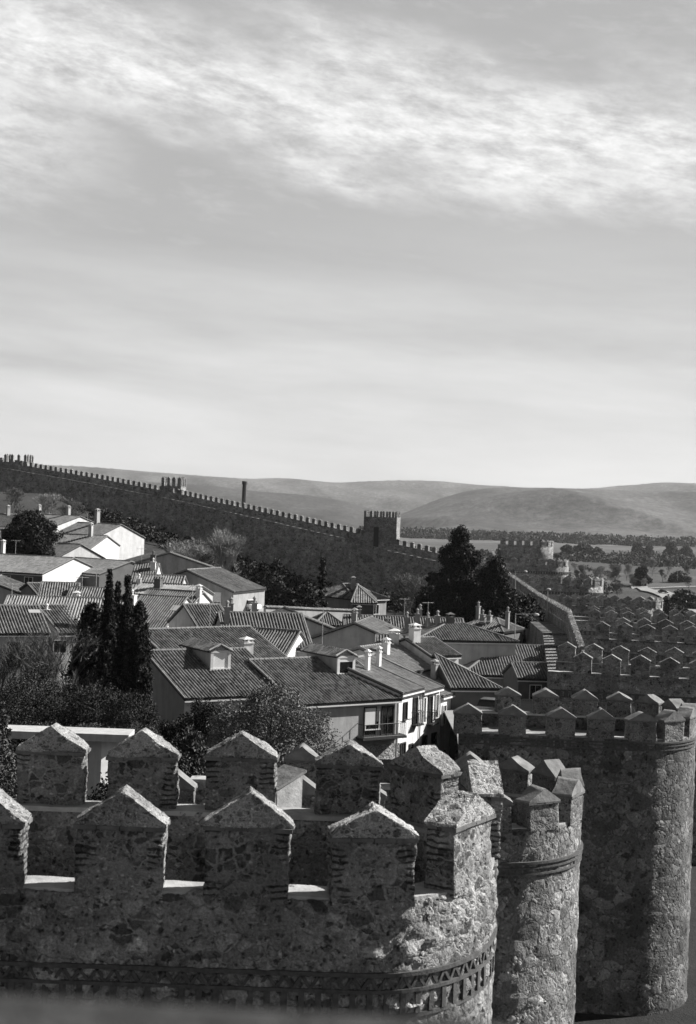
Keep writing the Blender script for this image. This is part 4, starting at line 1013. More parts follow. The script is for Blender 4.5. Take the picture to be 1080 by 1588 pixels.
# white flat-roofed pavilion
def pavilion():
    a=WD(-60,1141,80); b=WD(200,1140,80); z=a.z; base=Vector((b.x-3,b.y+2,z-5)); root=empty('pavilion',base,'white flat-roofed pavilion with thick roof slab behind the left merlons','building')
    mb=MB(); mb.bx(a.x-base.x,b.x-base.x,b.y-base.y,b.y+2.2-base.y,b.z-.42-base.z,b.z-base.z); mb.build('roof_slab',M['pale'],root)
    x0=WD(153,1180,80).x; x1=WD(181,1180,80).x
    mb=MB(); P=[(x1+1.6,b.y+3.4),(x0,b.y+.9),(x0-2.6,b.y+3.2),(x0-.8,b.y+5.2)]
    mb.prism([Vector((x-base.x,y-base.y,b.z-4.5-base.z)) for x,y in P],(0,0,3.94)); mb.build('walls',M['white'],root)
    u=Vector((P[1][0]-P[2][0],P[1][1]-P[2][1],0)).normalized(); n=Vector((u.y,-u.x,0))
    O=Vector((P[2][0],P[2][1],b.z-2.75))+u*2.0+n*.01; window(root,base,O,u,n,.5,1.4,'dark','door')
    mb=MB(); mb.bx(a.x-base.x,x0+3-base.x,b.y+2.5-base.y,b.y+6-base.y,b.z-8-base.z,b.z-2.6-base.z); mb.build('plinth',M['dark'],root)
pavilion()
# pale block added for a sunlit patch of wall seen through the merlons
def lit_wall_block():
    c=WD(449,1250,31); base=Vector((c.x,c.y,c.z-1.6)); root=empty('masonry_block',base,'small pale block standing in for a sunlit wall piece glimpsed between the merlons of the nearest tower','masonry block')
    u=Vector((.75,.66,0)); n=Vector((.66,-.75,0)); mb=MB()
    mb.prism([Vector(-u*.35),u*.35,u*.35+Zv*2.25,-u*.35+Zv*1.95],-n*.7); mb.build('walls',M['sill'],root)
    mb=MB(); mb.prism([-u*.4+Zv*1.98+n*.05,u*.42+Zv*2.3+n*.05,u*.42+Zv*2.36+n*.05,-u*.4+Zv*2.04+n*.05],-n*.8); mb.build('coping',M['cap'] if False else M['capf'],root)
lit_wall_block()
# ---------------------------------------------------------------- vegetation
def leaves(name,cent,rad,nper,size,mat,parent,base,r,elong=1.0,up=0.):
    """leaf-sized triangles scattered round clump centres"""
    cent=np.asarray(cent,float); m=len(cent); n=m*nper
    rad=np.broadcast_to(np.asarray(rad,float),(m,))
    c=np.repeat(cent,nper,0); R=np.repeat(rad,nper)[:,None]
    d=r.normal(0,1,(n,3)); d/=np.linalg.norm(d,axis=1,keepdims=True)+1e-9
    p=c+d*R*(r.uniform(0,1,(n,1))**.45)
    a=r.normal(0,1,(n,3)); a[:,2]+=up; a/=np.linalg.norm(a,axis=1,keepdims=True); b=np.cross(a,r.normal(0,1,(n,3))); b/=np.linalg.norm(b,axis=1,keepdims=True)+1e-9
    s=size*r.uniform(.6,1.4,(n,1))
    V=np.stack([p-a*s*elong,p+b*s*.55,p+a*s*elong,p-b*s*.55],1).reshape(-1,3)-np.array(base)
    F=np.arange(n*4).reshape(-1,4)
    return np_obj(name,V,F,mat,parent)
def trunk(mb,a,b,r0,r1,r,seg=5,wob=.1):
    a=Vector(a);b=Vector(b); prev=a
    for i in range(1,seg+1):
        t=i/seg; p=a.lerp(b,t)+Vector((r.uniform(-wob,wob),r.uniform(-wob,wob),0))*(1 if i<seg else 0)
        mb.tube(prev,p,r0+(r1-r0)*(i-1)/seg,r0+(r1-r0)*t,7,False); prev=p
def tree(label,name,cat,base,h,shape,mat,n_cl,nper,size,clr,seed,group=None,th=None,lean=0,trunk_r=.18,limbs=8,mat_t='bark',elong=1.,up=0):
    """shape(t)-> radius at relative height t (0..1); crown from th to h"""
    r=np.random.default_rng(seed); rr=random.Random(seed); base=Vector(base); root=empty(name,base,label,cat,group)
    th=th if th is not None else .1*h
    mb=MB(); trunk(mb,(0,0,-1.5),(lean*.8,0,h*.9),trunk_r,trunk_r*.2,rr,6,.06*h/6); 
    for i in range(limbs):
        t=rr.uniform(.1,.85); z=th+(h-th)*t; R=shape(t)*.8; an=rr.uniform(0,6.28)
        mb.tube((0,0,z-R*.3),(R*math.cos(an),R*math.sin(an),z+R*.1),trunk_r*.35,.02,5,False)
    mb.build('trunk',M[mat_t],root)
    C_=[];Rd=[]
    while len(C_)<n_cl:
        t=r.uniform(0,1); R=shape(t)
        if r.uniform()>(R/max(shape(x) for x in (.1,.3,.5,.7,.9)))**1.0+.05: continue
        an=r.uniform(0,6.283); q=R*(r.uniform(.35,1)**.5)*(1+.13*math.sin(an*3+t*9+seed)+.1*math.sin(an*5-t*17))
        C_.append((q*math.cos(an)+lean*t,q*math.sin(an),th+(h-th)*t)); Rd.append(clr*r.uniform(.6,1.3))
    leaves('crown',C_,Rd,nper,size,mat,root,(0,0,0),r,elong,up)
    return root
def bare_tree(label,base,h,spread,seed,mat='twig',group=None,name='bare_tree',depth=5,tw=.022,fine=5,trunk_h=.25):
    rr=random.Random(seed); base=Vector(base); root=empty(name,base,label,'tree',group)
    mb=MB(); tv=[];tf=[]
    def grow(p,d,ln,r,k):
        q=p+d*ln; mb.tube(p,q,r,r*.68,5 if k<2 else 3,False)
        if k>=depth:
            for i in range(fine):
                dd=(d+Vector((rr.gauss(0,.5),rr.gauss(0,.5),rr.gauss(.2,.4)))).normalized(); e=q+dd*ln*rr.uniform(.6,1.3); s=d.cross(dd).normalized()*tw
                b=len(tv); tv.extend([q-s*.5,q+s*.5,e]); tf.append((b,b+1,b+2))
                for j in range(2):
                    m_=q.lerp(e,rr.uniform(.3,.8)); d3=(dd+Vector((rr.gauss(0,.6),rr.gauss(0,.6),rr.gauss(.1,.5)))).normalized(); e2=m_+d3*ln*.6; b=len(tv); tv.extend([m_-s*.4,m_+s*.4,e2]); tf.append((b,b+1,b+2))
            return
        for i in range(rr.choice((3,3,4)) if k<3 else 3):
            an=rr.uniform(0,6.28); dv=(.42+.1*k)*spread; dd=(d+Vector((math.cos(an)*dv,math.sin(an)*dv,.32))).normalized()
            grow(q,dd,ln*rr.uniform(.62,.82),r*.62,k+1)
        if k<3:
            for j in range(2):
                an=rr.uniform(0,6.28); dd=(d*.7+Vector((math.cos(an)*.7*spread,math.sin(an)*.7*spread,.1))).normalized(); grow(p.lerp(q,rr.uniform(.5,.9)),dd,ln*rr.uniform(.4,.6),r*.4,k+2)
    L0=h*trunk_h; grow(Vector((0,0,-1)),Vector((rr.uniform(-.05,.05),0,1)).normalized(),L0+1,h*.018,0)
    mb.build('trunk',M['barkl'] if mat=='twig' else M['bark'],root)
    V=np.array([tuple(v) for v in tv]); np_obj('crown',V,np.array(tf),M[mat],root)
    return root
def P_(px,py,d,z=None):
    p=WD(px,py,d); 
    if z is not None: p.z=z
    return p
def top_tree(px,pyt,d,zb=None):
    """ground point and height for a tree whose top is at this pixel"""
    t=WD(px,pyt,d); g=zb if zb is not None else H(t.x,t.y); return Vector((t.x,t.y,g)),t.z-g
cyp=lambda R,pw=.8:(lambda t: R*(min(1,(t*5)**.6))*(1-t)**pw*1.25+.05)
# cypress group left
b,h=top_tree(171,884,98,-19); tree('tallest cypress spire, leftmost of the three in the dark group','cypress','tree',b,h,lambda t:1.25*min(1,t*6+.5)*max(0,(1-t))**.85+.02,M['cyp'],950,75,.055,.2,21,'cypresses in a dark group',th=.5,elong=1.6,up=1.2,limbs=0)
b,h=top_tree(184,903,99,-19); tree('shortest cypress spire in the middle of the dark group','cypress','tree',b,h,lambda t:1.2*min(1,t*6+.5)*max(0,(1-t))**.85+.02,M['cyp'],800,75,.055,.2,22,'cypresses in a dark group',th=.5,elong=1.6,up=1.2,limbs=0)
b,h=top_tree(199,890,96,-19); tree('pointed cypress spire, rightmost of the three slim tips','cypress','tree',b,h,lambda t:1.3*min(1,t*6+.5)*max(0,(1-t))**.85+.02,M['cyp'],1000,75,.055,.2,23,'cypresses in a dark group',th=.5,elong=1.6,up=1.2,limbs=0)
b,h=top_tree(218,932,94,-19); tree('broad bulging cypress against the long dormer house','cypress','tree',b,h,lambda t:1.45*min(1,t*5+.5)*max(0,(1-t))**.6+.03,M['cyp'],950,75,.06,.25,24,'cypresses in a dark group',th=.4,elong=1.6,up=1.2,limbs=0)
b,h=top_tree(150,938,101,-19); tree('loose dark evergreen leaning left of the cypresses','evergreen_tree','tree',b,h,lambda t:2.3*(1-t)**.6*min(1,t*4+.4),M['ever'],300,90,.13,.55,25,th=1.2,lean=-.3,trunk_r=.25)
# small shrubs on the far left
b,h=top_tree(62,1030,92,-18); tree('scraggly half-bare bush below the pale house at the left','bush','bush',b,h,lambda t:3.2*math.sin(PI*min(1,t*.9+.12))**.7,M['hedge'],260,70,.055,.5,26,th=.6,trunk_r=.1,limbs=16)
b,h=top_tree(20,1012,95,-18); bare_tree('thin leafless tree at the left edge in front of the pale house wall',b,h,1.0,27,'twigd',depth=5,fine=4,tw=.02)
b,h=top_tree(105,1000,96,-18); bare_tree('leafless tree tangled in the dark bushes left of the cypresses',b,h,1.0,28,'twigd',depth=5,fine=4,tw=.02)
b,h=top_tree(95,1062,88,-18); tree('low black-green bush in front of the cypress group','bush','bush',b,h,lambda t:3.6*math.sin(PI*min(1,t*.8+.2))**.6,M['ever'],420,120,.05,.5,29,th=.2,trunk_r=.12)
b,h=top_tree(150,1062,87,-18); tree('dense shadowed bush between the hedge and the cypress trunks','bush','bush',b,h,lambda t:3.0*math.sin(PI*min(1,t*.8+.2))**.6,M['ever'],380,120,.05,.5,30,th=.2,trunk_r=.12)
b,h=top_tree(205,1075,86,-18); tree('dark bush filling the gap beside the cream house corner','bush','bush',b,h,lambda t:2.4*math.sin(PI*min(1,t*.8+.2))**.6,M['ever'],340,120,.05,.5,31,th=.2,trunk_r=.12)
b,h=top_tree(20,1068,86,-18); tree('shadowed bush at the left edge above the white slab roof','bush','bush',b,h,lambda t:3.4*math.sin(PI*min(1,t*.8+.2))**.6,M['ever'],380,120,.05,.5,32,th=.2,trunk_r=.12)
b,h=top_tree(2,1094,58,-16); tree('rounded conifer tip poking up at the left edge','conifer','tree',b,h,lambda t:.75*max(0,1-t)**.45*min(1,t*4+.4),M['hedge'],300,60,.06,.2,33,th=.3,trunk_r=.1,elong=1.4,up=1)
b,h=top_tree(10,1150,46,-15); tree('ragged dark shrub left of the leftmost back merlon','bush','bush',b,h,lambda t:1.3*math.sin(PI*min(1,t*.8+.2))**.6,M['hedge'],240,50,.05,.3,34,th=.2,trunk_r=.08)
# hedge behind the pavilion
def hedge():
    a=WD(10,1122,84); b=WD(246,1121,84); n=700; r=np.random.default_rng(40); t=r.uniform(0,1,n); z0=a.z
    base=Vector(((a.x+b.x)/2,84,z0-4)); root=empty('hedge',base,'long clipped hedge behind the white slab roof','hedge')
    x=a.x+(b.x-a.x)*t-base.x; y=r.uniform(-.5,.5,n); z=(a.z+(b.z-a.z)*t)-base.z-.25-2.6*r.uniform(0,1,n)**1.2+.12*np.sin(x*2.3)
    leaves('foliage',np.stack([x,y,z],1),.3,60,.05,M['hedge'],root,(0,0,0),r)
hedge()
# bushes before the long house
b,h=top_tree(318,1088,88,-20); tree('dark spreading juniper in front of the long dormer house','juniper','bush',b,h,lambda t:2.6*math.sin(PI*min(1,t*.85+.15))**.6,M['ever'],480,120,.05,.42,41,th=.3,trunk_r=.2,elong=1.4)
b,h=top_tree(275,1110,86,-20); tree('low black bush at the corner of the long dormer house','bush','bush',b,h,lambda t:1.8*math.sin(PI*min(1,t*.85+.15))**.6,M['ever'],200,80,.09,.45,42,th=.3,trunk_r=.2)
b,h=top_tree(425,1066,84,-20); tree('pale twiggy tree hiding the eaves between the two dormers','leafy_tree','tree',b,h,lambda t:3.1*math.sin(PI*min(1,t*.82+.16))**.6,M['shrub'],620,80,.055,.5,43,th=1.5,trunk_r=.2,limbs=20,elong=1.3)
b,h=top_tree(480,1092,82,-20); tree('grey-green shrub in front of the blinded window','bush','bush',b,h,lambda t:2.0*math.sin(PI*min(1,t*.85+.15))**.6,M['shrub'],330,70,.055,.45,44,th=.5,trunk_r=.12)
b,h=top_tree(365,1080,83,-20); tree('tangled shrub between the juniper and the pale twiggy tree','bush','bush',b,h,lambda t:2.0*math.sin(PI*min(1,t*.85+.15))**.6,M['shrub'],330,70,.055,.45,45,th=.5,trunk_r=.12)
b,h=top_tree(300,1132,60,-17); tree('feathery upright conifer between the second and third back merlons','conifer','tree',b,h,lambda t:1.25*max(0,1-t)**.6*min(1,t*4+.4)+.03,M['hedge'],420,60,.06,.28,46,th=.3,trunk_r=.1,elong=1.7,up=1.2)
b,h=top_tree(272,1160,58,-17); tree('shadowed shrub low behind the second back merlon','bush','bush',b,h,lambda t:1.3*math.sin(PI*min(1,t*.85+.15))**.6,M['ever'],260,60,.06,.35,47,th=.2,trunk_r=.1)
b,h=top_tree(447,1150,56,-17); tree('twiggy shrub behind the gap right of the third back merlon','bush','bush',b,h,lambda t:1.5*math.sin(PI*min(1,t*.85+.15))**.6,M['shrub'],330,60,.05,.35,48,th=.2,trunk_r=.1)
b,h=top_tree(180,1205,44,-15); tree('black bush under the pavilion seen through the first gap','bush','bush',b,h,lambda t:1.5*math.sin(PI*min(1,t*.85+.15))**.6,M['ever'],260,60,.06,.35,49,th=.2,trunk_r=.1)
# round pine left
b,h=top_tree(48,796,226,None); b.z=-16; h=WD(48,796,226).z+16
tree('round dark pine among the left roofs','pine_tree','tree',b,h,lambda t:4.6*math.sin(PI*min(1,t*.85+.13))**.55,M['pine'],330,150,.15,.75,51,th=h*.35,trunk_r=.3)
# cedar in the middle
zc=-26; b=WD(712,900,205); b.z=zc; h=WD(712,820,205).z-zc
tree('big layered cedar, tallest of the trees right of centre','cedar','tree',b,h,lambda t:(min(7.2,9.8*(1-t)**.72)+.15)*(.78+.22*math.sin(t*40)),M['pine'],1300,170,.14,.65,52,th=2.5,trunk_r=.45,limbs=20)
b=WD(768,900,200); b.z=zc; h=WD(768,862,200).z-zc
tree('lower cedar touching the right side of the big one','cedar','tree',b,h,lambda t:(min(6.5,7.4*(1-t)**.7)+.2)*(.82+.18*math.sin(t*38)),M['pine'],700,180,.14,.7,53,th=1.5,trunk_r=.35,limbs=14)
b=WD(815,950,178); b.z=-24; h=WD(815,921,178).z+24
tree('dark shrubby evergreen below the lower cedar by the wall walk','evergreen_tree','tree',b,h,lambda t:3.4*math.sin(PI*min(1,t*.8+.18))**.6,M['ever'],240,90,.16,.6,56,th=.6,trunk_r=.25)
b=WD(668,925,214); b.z=-25; h=WD(668,905,214).z+25
tree('dark shrubby evergreen at the left foot of the big cedar','evergreen_tree','tree',b,h,lambda t:3.2*math.sin(PI*min(1,t*.8+.18))**.6,M['ever'],220,90,.17,.6,57,th=.6,trunk_r=.25)
# slim cypress
b=WD(500,900,225); b.z=-25; h=WD(500,865,225).z+25
tree('single slim cypress standing left of the villa','cypress','tree',b,h,lambda t:.72*min(1,t*6+.5)*max(0,(1-t))**.3+.05,M['cyp'],240,60,.13,.3,54,th=.5,elong=1.5,up=1,limbs=0)
# trees under the far wall
spec=[('tree',388,868,240,3.3),('tree',412,872,236,2.6),('tree',432,868,232,2.2),('tree',455,900,224,3.0),('tree',478,905,222,2.4),('tree',365,880,232,2.4)]
desc=['dark broad evergreen right of the pale bare tree','dark evergreen second from the pale bare tree','tall narrow evergreen under the far wall, near the slim cypress','low dark evergreen behind the parked cars','low rounded evergreen beside the slim cypress foot','small evergreen just behind the white parked car']
for i,(k,px,py,d,R) in enumerate(spec):
    b=WD(px,py,d); z=-25; h=b.z-z; b.z=z
    tree(desc[i],'evergreen_tree','tree',b,h,(lambda R:lambda t:R*math.sin(PI*min(1,t*.8+.18))**.6)(R),M['ever'],150,90,.2,.7,60+i,'evergreens under the far wall',th=1,trunk_r=.25)
bt=[(350,820,232,.36,'twig',71,'pale leafless tree catching the sun under the far wall'),(291,828,262,1.1,'twig',72,'low spreading leafless tree left of the tall pale bare one'),(638,876,262,1.2,'twigd',73,'wide leafless tree against the dark wall, left of the cedar'),(318,835,270,1.1,'twigd',74,'faint leafless tree between two paler ones under the wall'),
    (75,765,330,1.2,'twig',75,'leafless tree on the slope above the left roofs'),(22,760,335,1.2,'twigd',76,'leafless tree on the slope at the left edge'),(660,885,250,1.2,'twigd',77,'leafless tree just left of the big cedar'),(110,775,325,1.2,'twigd',78,'leafless tree right end of the slope above the roofs')]
for px,py,d,sp,mt,sd,lab in bt:
    b=WD(px,py,d); g=H(b.x,b.y); h=max(5,b.z-g)*(1.25 if px==350 else 1); b.z=b.z-h
    bare_tree(lab,b,h,sp,sd,mt,depth=5,fine=6,tw=.05,trunk_h=.22)
# shaded brush on the slope under the far wall
def brush(name,label,pts,R,n,nper,size,mat,seed,hh=2.,kind='stuff'):
    r=np.random.default_rng(seed); C_=[]
    for _ in range(n):
        i=r.integers(0,len(pts)-1); t=r.uniform(); a=pts[i];b_=pts[i+1]; x=a[0]+(b_[0]-a[0])*t+r.normal(0,R); y=a[1]+(b_[1]-a[1])*t+r.normal(0,R); C_.append((x,y,H(x,y)+r.uniform(0,hh)))
    o=leaves(name,C_,np.full(n,1.1),nper,size,mat,None,(0,0,0),r); tag(o,label=label,cat='undergrowth',kind=kind); return o
def gpt(px,d): return (ray(px,800)[0]*d,d)
brush('undergrowth','dark undergrowth along the foot of the far wall',[gpt(150,385),gpt(260,370),gpt(380,350),gpt(480,335),gpt(600,318),gpt(690,300)],4,800,40,.35,M['ever'],80,3)
brush('garden_scrub','patchy scrub between the town roofs and the far wall',[gpt(210,300),gpt(330,270),gpt(450,255),gpt(560,250),gpt(680,240),gpt(780,210)],7,420,40,.3,M['hedge'],81,2)
# outside the walls: single trees near the road, wooded river bank farther off
def out_tree(px,pyt,pyb,R,mat,seed,lab,name='round_tree',grp='trees outside the walls'):
    x,y=gp(px,pyb); g=H(x,y); hh=(pyb-pyt)*y/FOC; R=R*y/FOC
    shp=lambda t_:R*(min(1,t_*3+.55))*max(0,1-t_)**.45*(1+.18*math.sin(seed*1.3+t_*11))
    tree(lab,name,'tree',(x,y,g),hh,shp,mat,150,60,R*.085,R*.26,seed,grp,th=.1,trunk_r=.25,limbs=3,lean=R*.25*math.sin(seed*2.1))
ot=[(993,878,909,14,'ever','round black tree standing alone above the road'),(882,844,868,13,'far','dark tree right of the broad corner tower'),(903,843,862,16,'far','second dark tree right of the broad corner tower'),
    (925,850,866,12,'far','bushy tree behind the sunlit narrow tower'),(990,843,860,11,'far','tall tree of the pair on the plain'),(1006,846,861,9,'far','shorter tree of the pair on the plain'),(1040,842,860,12,'far','wide tree left of the pale far road'),(1066,847,862,10,'far','tree near the right edge above the pale far road'),
    (1052,888,902,16,'hedge','low spreading bush right of the round black tree'),(1060,918,938,26,'hedge','bush at the inner bend of the road'),(1076,924,944,22,'hedge','bush cut by the right edge below the road'),(1040,936,956,16,'hedge','rounded bush below the road bend'),(1052,940,960,18,'hedge','bush beside the road near the right edge'),
    (1020,940,958,14,'hedge','low bush behind the sunlit tower tip')]
for i,(px,pt_,pb_,R,mt,lab) in enumerate(ot): out_tree(px,pt_,pb_,R,M[mt],100+i,lab)
bo=[(930,866,905,'twig','leafless tree right of the narrow far tower'),(955,870,905,'twigd','leafless tree second from the narrow far tower'),(972,862,900,'twig','pale leafless tree behind the round black tree'),(1012,852,893,'twig','tall pale leafless tree on the plain'),(1036,856,890,'twigd','leafless tree above the pale path'),(905,868,902,'twigd','leafless tree close behind the sunlit tower'),(1065,872,895,'twigd','leafless tree near the right edge above the path'),(1028,874,903,'twigd','small leafless tree right of the round black tree'),(1068,893,912,'twigd','low leafless tree by the path at the right edge')]
for i,(px,pt_,pb_,mt,lab) in enumerate(bo):
    x,y=gp(px,pb_); bare_tree(lab,(x,y,H(x,y)),(pb_-pt_)*y/FOC*.8,.9,130+i,mt,depth=5,fine=4,tw=.12,trunk_h=.2,group='leafless trees outside the walls')
for i in range(30):
    rr=random.Random(900+i); px=rr.uniform(866,1000); pb_=rr.uniform(886,925); x,y=gp(px,pb_)
    bare_tree('leafless tree in the thicket outside the wall, between the sunlit tower tips and the road',(x,y,H(x,y)-.3),rr.uniform(16,24)*y/FOC*.8,1.0,300+i,('twigd','twigd','twig')[i%3],depth=4,fine=6,tw=.11,trunk_h=.2,group='leafless thicket outside the wall')
def brush2(name,label,pxs,d0,d1,n,nper,size,mat,seed,hh,cr=1.5):
    r=np.random.default_rng(seed); C_=[]
    for _ in range(n):
        px=r.uniform(*pxs); d=r.uniform(d0,d1); x=ray(px,800)[0]*d; z=H(x,d)
        py=794-(-x/d*FOC*SR+z/d*FOC*CR)
        if name=='scrub' and px>960 and 880<py<965: continue
        C_.append((x,d,z+r.uniform(0,hh)))
    o=leaves(name,C_,np.full(len(C_),cr),nper,size,mat,None,(0,0,0),r); tag(o,label=label,cat='woodland',kind='stuff')
brush2('hedgerow','broken hedgerow on the plain right of the corner tower',(866,1140),1250,1500,420,40,.9,M['far'],94,5,3)
brush2('scrub','low scrub on the plain outside the walls',(866,1120),420,900,300,30,.5,M['hedge'],90,2.5)
brush2('woodland','far strip of riverside wood at the foot of the hills',(560,1250),2550,2750,1500,26,2.6,M['far'],91,14,6)
brush2('wood_strip','thin line of trees across the far fields',(560,1250),1300,1400,700,26,1.3,M['far'],92,5,3)

# ---------------------------------------------------------------- street things
def lamp(label,px,pyt,d,ht,arm=1.2):
    t=WD(px,pyt,d); base=Vector((t.x,t.y,t.z-ht)); root=empty('street_lamp',base,label,'street lamp','street lamps by the wall')
    mb=MB(); mb.tube((0,0,-2),(0,0,ht),.08,.05,8); mb.tube((0,0,ht-.1),(arm,0,ht),.04,.03,6); mb.build('pole',M['metal'],root)
    mb=MB(); mb.lathe((arm,0,ht-.12),[(.1,.2),(.28,.12),(.3,0),(.2,-.08),(.05,-.1)],10); mb.build('lamp_head',M['metal'],root)
lamp('grey street lamp with a long arm beside the dark balcony house',800,951,150,7.5,2.2)
lamp('street lamp with a flat head behind the shaded wall walk',850,913,178,6.5,.1)
lamp('distant street lamp at the foot of the lower cedar',800,885,205,6.0,1.4)
lamp('lamp post on the plain beside the pale path',1052,860,560,8,1.5)
def car(label,p,rz,mat,group=None):
    root=empty('parked_car',p,label,'car',group,rz=rz)
    mb=MB(); L2=2.1; W=.86
    prof=[(-2.1,.35),(-2.1,.8),(-1.95,.92),(-1.25,.98),(1.2,.98),(1.95,.82),(2.1,.62),(2.1,.35)]
    mb.prism([Vector((x,-W,z)) for x,z in prof],(0,2*W,0)); mb.build('body',mat,root)
    mb=MB(); cab=[(-1.5,.98),(-1.15,1.44),(.35,1.46),(1.0,.98)]
    P=[Vector((x,-W+(.03 if z<1.2 else .14),z)) for x,z in cab]+[Vector((x,W-(.03 if z<1.2 else .14),z)) for x,z in cab]
    mb.add(P,[(0,3,2,1),(4,5,6,7),(0,1,5,4),(1,2,6,5),(2,3,7,6)]); mb.build('windows',M['glass'],root)
    mb=MB(); mb.box((-.4,0,1.47),(.78,0,0),(0,W-.15,0),(0,0,.03)); mb.build('roof',mat,root)
    for x in (-1.3,1.3):
        for s in (-1,1):
            w=MB(); w.tube((x,s*W-.0,.32),(x,s*(W-.2),.32),.32,.32,14); o=w.build('wheel',M['tyre'],root)
            w=MB(); w.tube((x,s*(W+.012),.32),(x,s*(W-.05),.32),.19,.19,10); w.build('rim',M['metal'],o)
    for s in (-1,1):
        w=MB(); w.box((2.1,s*.6,.7),(.03,0,0),(0,.16,0),(0,0,.07)); w.build('headlight',M['frame'],root)
    return root
car('white parked car behind the long striped roof, the nearer of two',WD(381,947,186),2.4,M['carw'])
car('light parked car partly hidden behind the white one',WD(372,940,196),2.4,M['cars'])
car('dark car parked at the end of the stepped street row',WD(758,1112,118),-1.9,M['card'])
q=gp(1029,921); car('small dark car driving on the road outside the walls',(q[0],q[1],H(*q)+.57),-.7,M['card'])
# terrace under the parked cars
mb=MB(); c=WD(378,948,190); mb.bx(c.x-9,c.x+9,c.y-12,c.y+16,c.z-.35,c.z-.28+.0); o=mb.build('terrace',M['pave']); tag(o,kind='structure')
mb=MB(); c=WD(758,1112,118); mb.bx(c.x-3.5,c.x+6,c.y-12,c.y+14,c.z-.1,c.z-.01); o=mb.build('street',M['asphalt']); tag(o,kind='structure')

# near parapet at the photographer's elbows
def near_parapet():
    root=empty('parapet',(0,1.6,-1.2),'blurred dark stone parapet right in front of the camera','parapet')
    V,F=subdiv_box_mesh(-1.6,.60,1.15,1.62,-1.6,-.57,.02)
    V=jitter(V,.012,5); V[:,2]-=np.clip(V[:,0]-.15,0,1)*.10*(V[:,2]>-.7); V[:,1]-=1.6; V[:,2]+=1.2
    np_obj('masonry',V,F,M['near'],root,smooth=True)
M['near']=plain_mat('dark_near_stone',.03,.9,5,bump=.03,bscale=18)  # dark tone put into the colour in place of a merlon's shade
near_parapet()

# ---------------------------------------------------------------- light, air, sky, camera
sun_el=math.radians(34); sun_az=math.radians(71)          # azimuth clockwise from +Y
S=Vector((math.cos(sun_el)*math.sin(sun_az),math.cos(sun_el)*math.cos(sun_az),math.sin(sun_el)))
ld=bpy.data.lights.new('sun','SUN'); ld.energy=5.0; ld.angle=math.radians(.5); ld.color=(1,.985,.96)
lo=bpy.data.objects.new('sun',ld); C.objects.link(lo); lo.rotation_euler=S.to_track_quat('Z','Y').to_euler(); lo.location=S*100
sc=bpy.context.scene
w=bpy.data.worlds.new('World'); sc.world=w; w.use_nodes=True; nt=w.node_tree; nt.nodes.clear()
out=N(nt,'OutputWorld'); bg=N(nt,'Background'); L(nt,bg.outputs[0],out.inputs[0])
sky=N(nt,'TexSky'); sky.sky_type='NISHITA'; sky.sun_disc=False; sky.sun_elevation=sun_el; sky.sun_rotation=sun_az
sky.altitude=1100; sky.air_density=1.0; sky.dust_density=1.0; sky.ozone_density=1.0
# film records luminance (orange-filter weighting)
ss=N(nt,'SeparateColor'); L(nt,sky.outputs[0],ss.inputs[0])
lum=mathn(nt,'ADD',mathn(nt,'MULTIPLY',ss.outputs[0],.35),mathn(nt,'ADD',mathn(nt,'MULTIPLY',ss.outputs[1],.45),mathn(nt,'MULTIPLY',ss.outputs[2],.20)))
tc=N(nt,'TexCoord'); sx=N(nt,'SeparateXYZ'); L(nt,tc.outputs['Generated'],sx.inputs[0])
az=mathn(nt,'ARCTAN2',sx.outputs[0],sx.outputs[1]); el=mathn(nt,'ARCSINE',sx.outputs[2])
def strk(k,sa,se,z=0.):
    s=mathn(nt,'ADD',el,mathn(nt,'MULTIPLY',az,k))
    c=N(nt,'CombineXYZ'); L(nt,mathn(nt,'MULTIPLY',az,sa),c.inputs[0]); L(nt,mathn(nt,'MULTIPLY',s,se),c.inputs[1]); c.inputs[2].default_value=z
    return s,c.outputs[0]
s1,c1=strk(.14,7,22,.37)
n_w=noise(nt,c1,1.0,3,.6); n_f=noise(nt,c1,3.4,10,.68,.12)
s2,c2=strk(.06,4,24,2.1); n_s=noise(nt,c2,.9,9,.58,.1)
s3,c3=strk(.14,45,105,5.1); n_c=noise(nt,c3,1.6,8,.7,.1)
# main band
bd=mathn(nt,'ADD',s1,mathn(nt,'MULTIPLY',mathn(nt,'SUBTRACT',n_w.outputs[0],.5),.10))
dist=mathn(nt,'ABSOLUTE',mathn(nt,'SUBTRACT',bd,.276))
band=maprange(nt,dist,.0,.074,1,0,True)
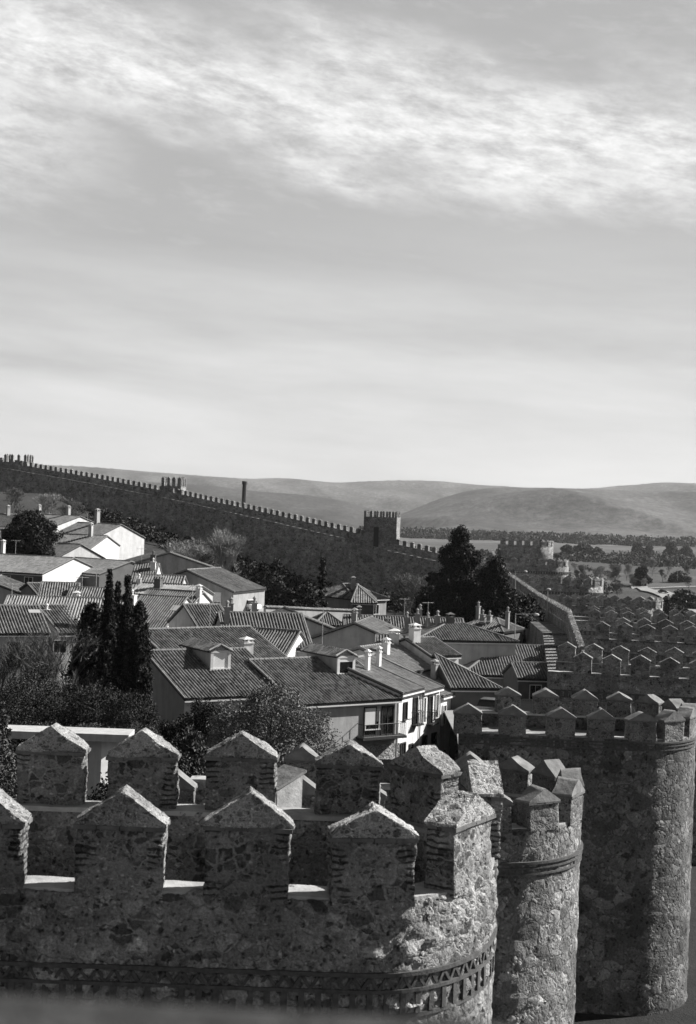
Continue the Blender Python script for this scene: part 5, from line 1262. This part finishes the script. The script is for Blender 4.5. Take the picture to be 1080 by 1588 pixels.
# paler mass at upper left
lf=mathn(nt,'MULTIPLY',maprange(nt,az,-.28,-.12,1,0,True),maprange(nt,mathn(nt,'ABSOLUTE',mathn(nt,'SUBTRACT',el,.275)),.02,.11,1,0,True))
band=mathn(nt,'MAXIMUM',band,mathn(nt,'MULTIPLY',lf,.8))
cl=mathn(nt,'MULTIPLY',band,mathn(nt,'MULTIPLY',maprange(nt,n_f.outputs[0],.26,.58),maprange(nt,n_c.outputs[0],.3,.62,.62,1.05)))
low=mathn(nt,'MULTIPLY',maprange(nt,n_s.outputs[0],.34,.74),maprange(nt,el,.24,.08,0,.62,True))
gen=mathn(nt,'MULTIPLY',maprange(nt,n_f.outputs[0],.5,.75),.18)
alpha=mathn(nt,'MAXIMUM',cl,mathn(nt,'MAXIMUM',low,gen),clamp=True)
base=mathn(nt,'ADD',mathn(nt,'MULTIPLY',lum,SKY_A),maprange(nt,el,.35,.8,SKY_B,.15,True))
base=mathn(nt,'ADD',base,maprange(nt,el,.0,.2,SKY_H,0.,True))
mx=N(nt,'Mix',data_type='FLOAT'); L(nt,mathn(nt,'MULTIPLY',alpha,maprange(nt,el,.38,.7,1,.25)),mx.inputs[0]); L(nt,base,mx.inputs[2]); mx.inputs[3].default_value=SKY_C
cc=N(nt,'CombineColor'); 
vd=N(nt,'VectorMath',operation='DOT_PRODUCT'); L(nt,tc.outputs['Generated'],vd.inputs[0]); vd.inputs[1].default_value=S
fin=mathn(nt,'MULTIPLY',mx.outputs[0],maprange(nt,vd.outputs['Value'],-.6,.12,.2,1,True))
for i in range(3): L(nt,fin,cc.inputs[i])
L(nt,cc.outputs[0],bg.inputs['Color']); bg.inputs['Strength'].default_value=.1

# haze
mb=MB(); mb.bx(-9000,9000,-300,13500,-60,420); hz=mb.build('haze',bpy.data.materials.new('haze_air')); tag(hz,kind='stuff')
hm=hz.data.materials[0]; hm.use_nodes=True; t=hm.node_tree; t.nodes.clear(); o=N(t,'OutputMaterial'); pv=N(t,'VolumePrincipled'); pv.inputs['Density'].default_value=HAZE; pv.inputs['Color'].default_value=(.85,.85,.85,1); pv.inputs['Anisotropy'].default_value=.2
L(t,pv.outputs[0],o.inputs['Volume'])

cam=bpy.data.cameras.new('camera'); co=bpy.data.objects.new('camera',cam); C.objects.link(co)
cam.sensor_fit='VERTICAL'; cam.sensor_height=36; cam.sensor_width=24.5; cam.lens=50; cam.clip_start=.1; cam.clip_end=30000
co.matrix_world=Matrix(((CR,-SR,0,0),(0,0,-1,0),(SR,CR,0,0),(0,0,0,1)))
cam.dof.use_dof=True; cam.dof.focus_distance=48; cam.dof.aperture_fstop=2.4
sc.camera=co
sc.view_settings.view_transform='Standard'; sc.view_settings.look='None'; sc.view_settings.gamma=1; sc.view_settings.exposure=EXPO
sc.cycles.volume_bounces=0
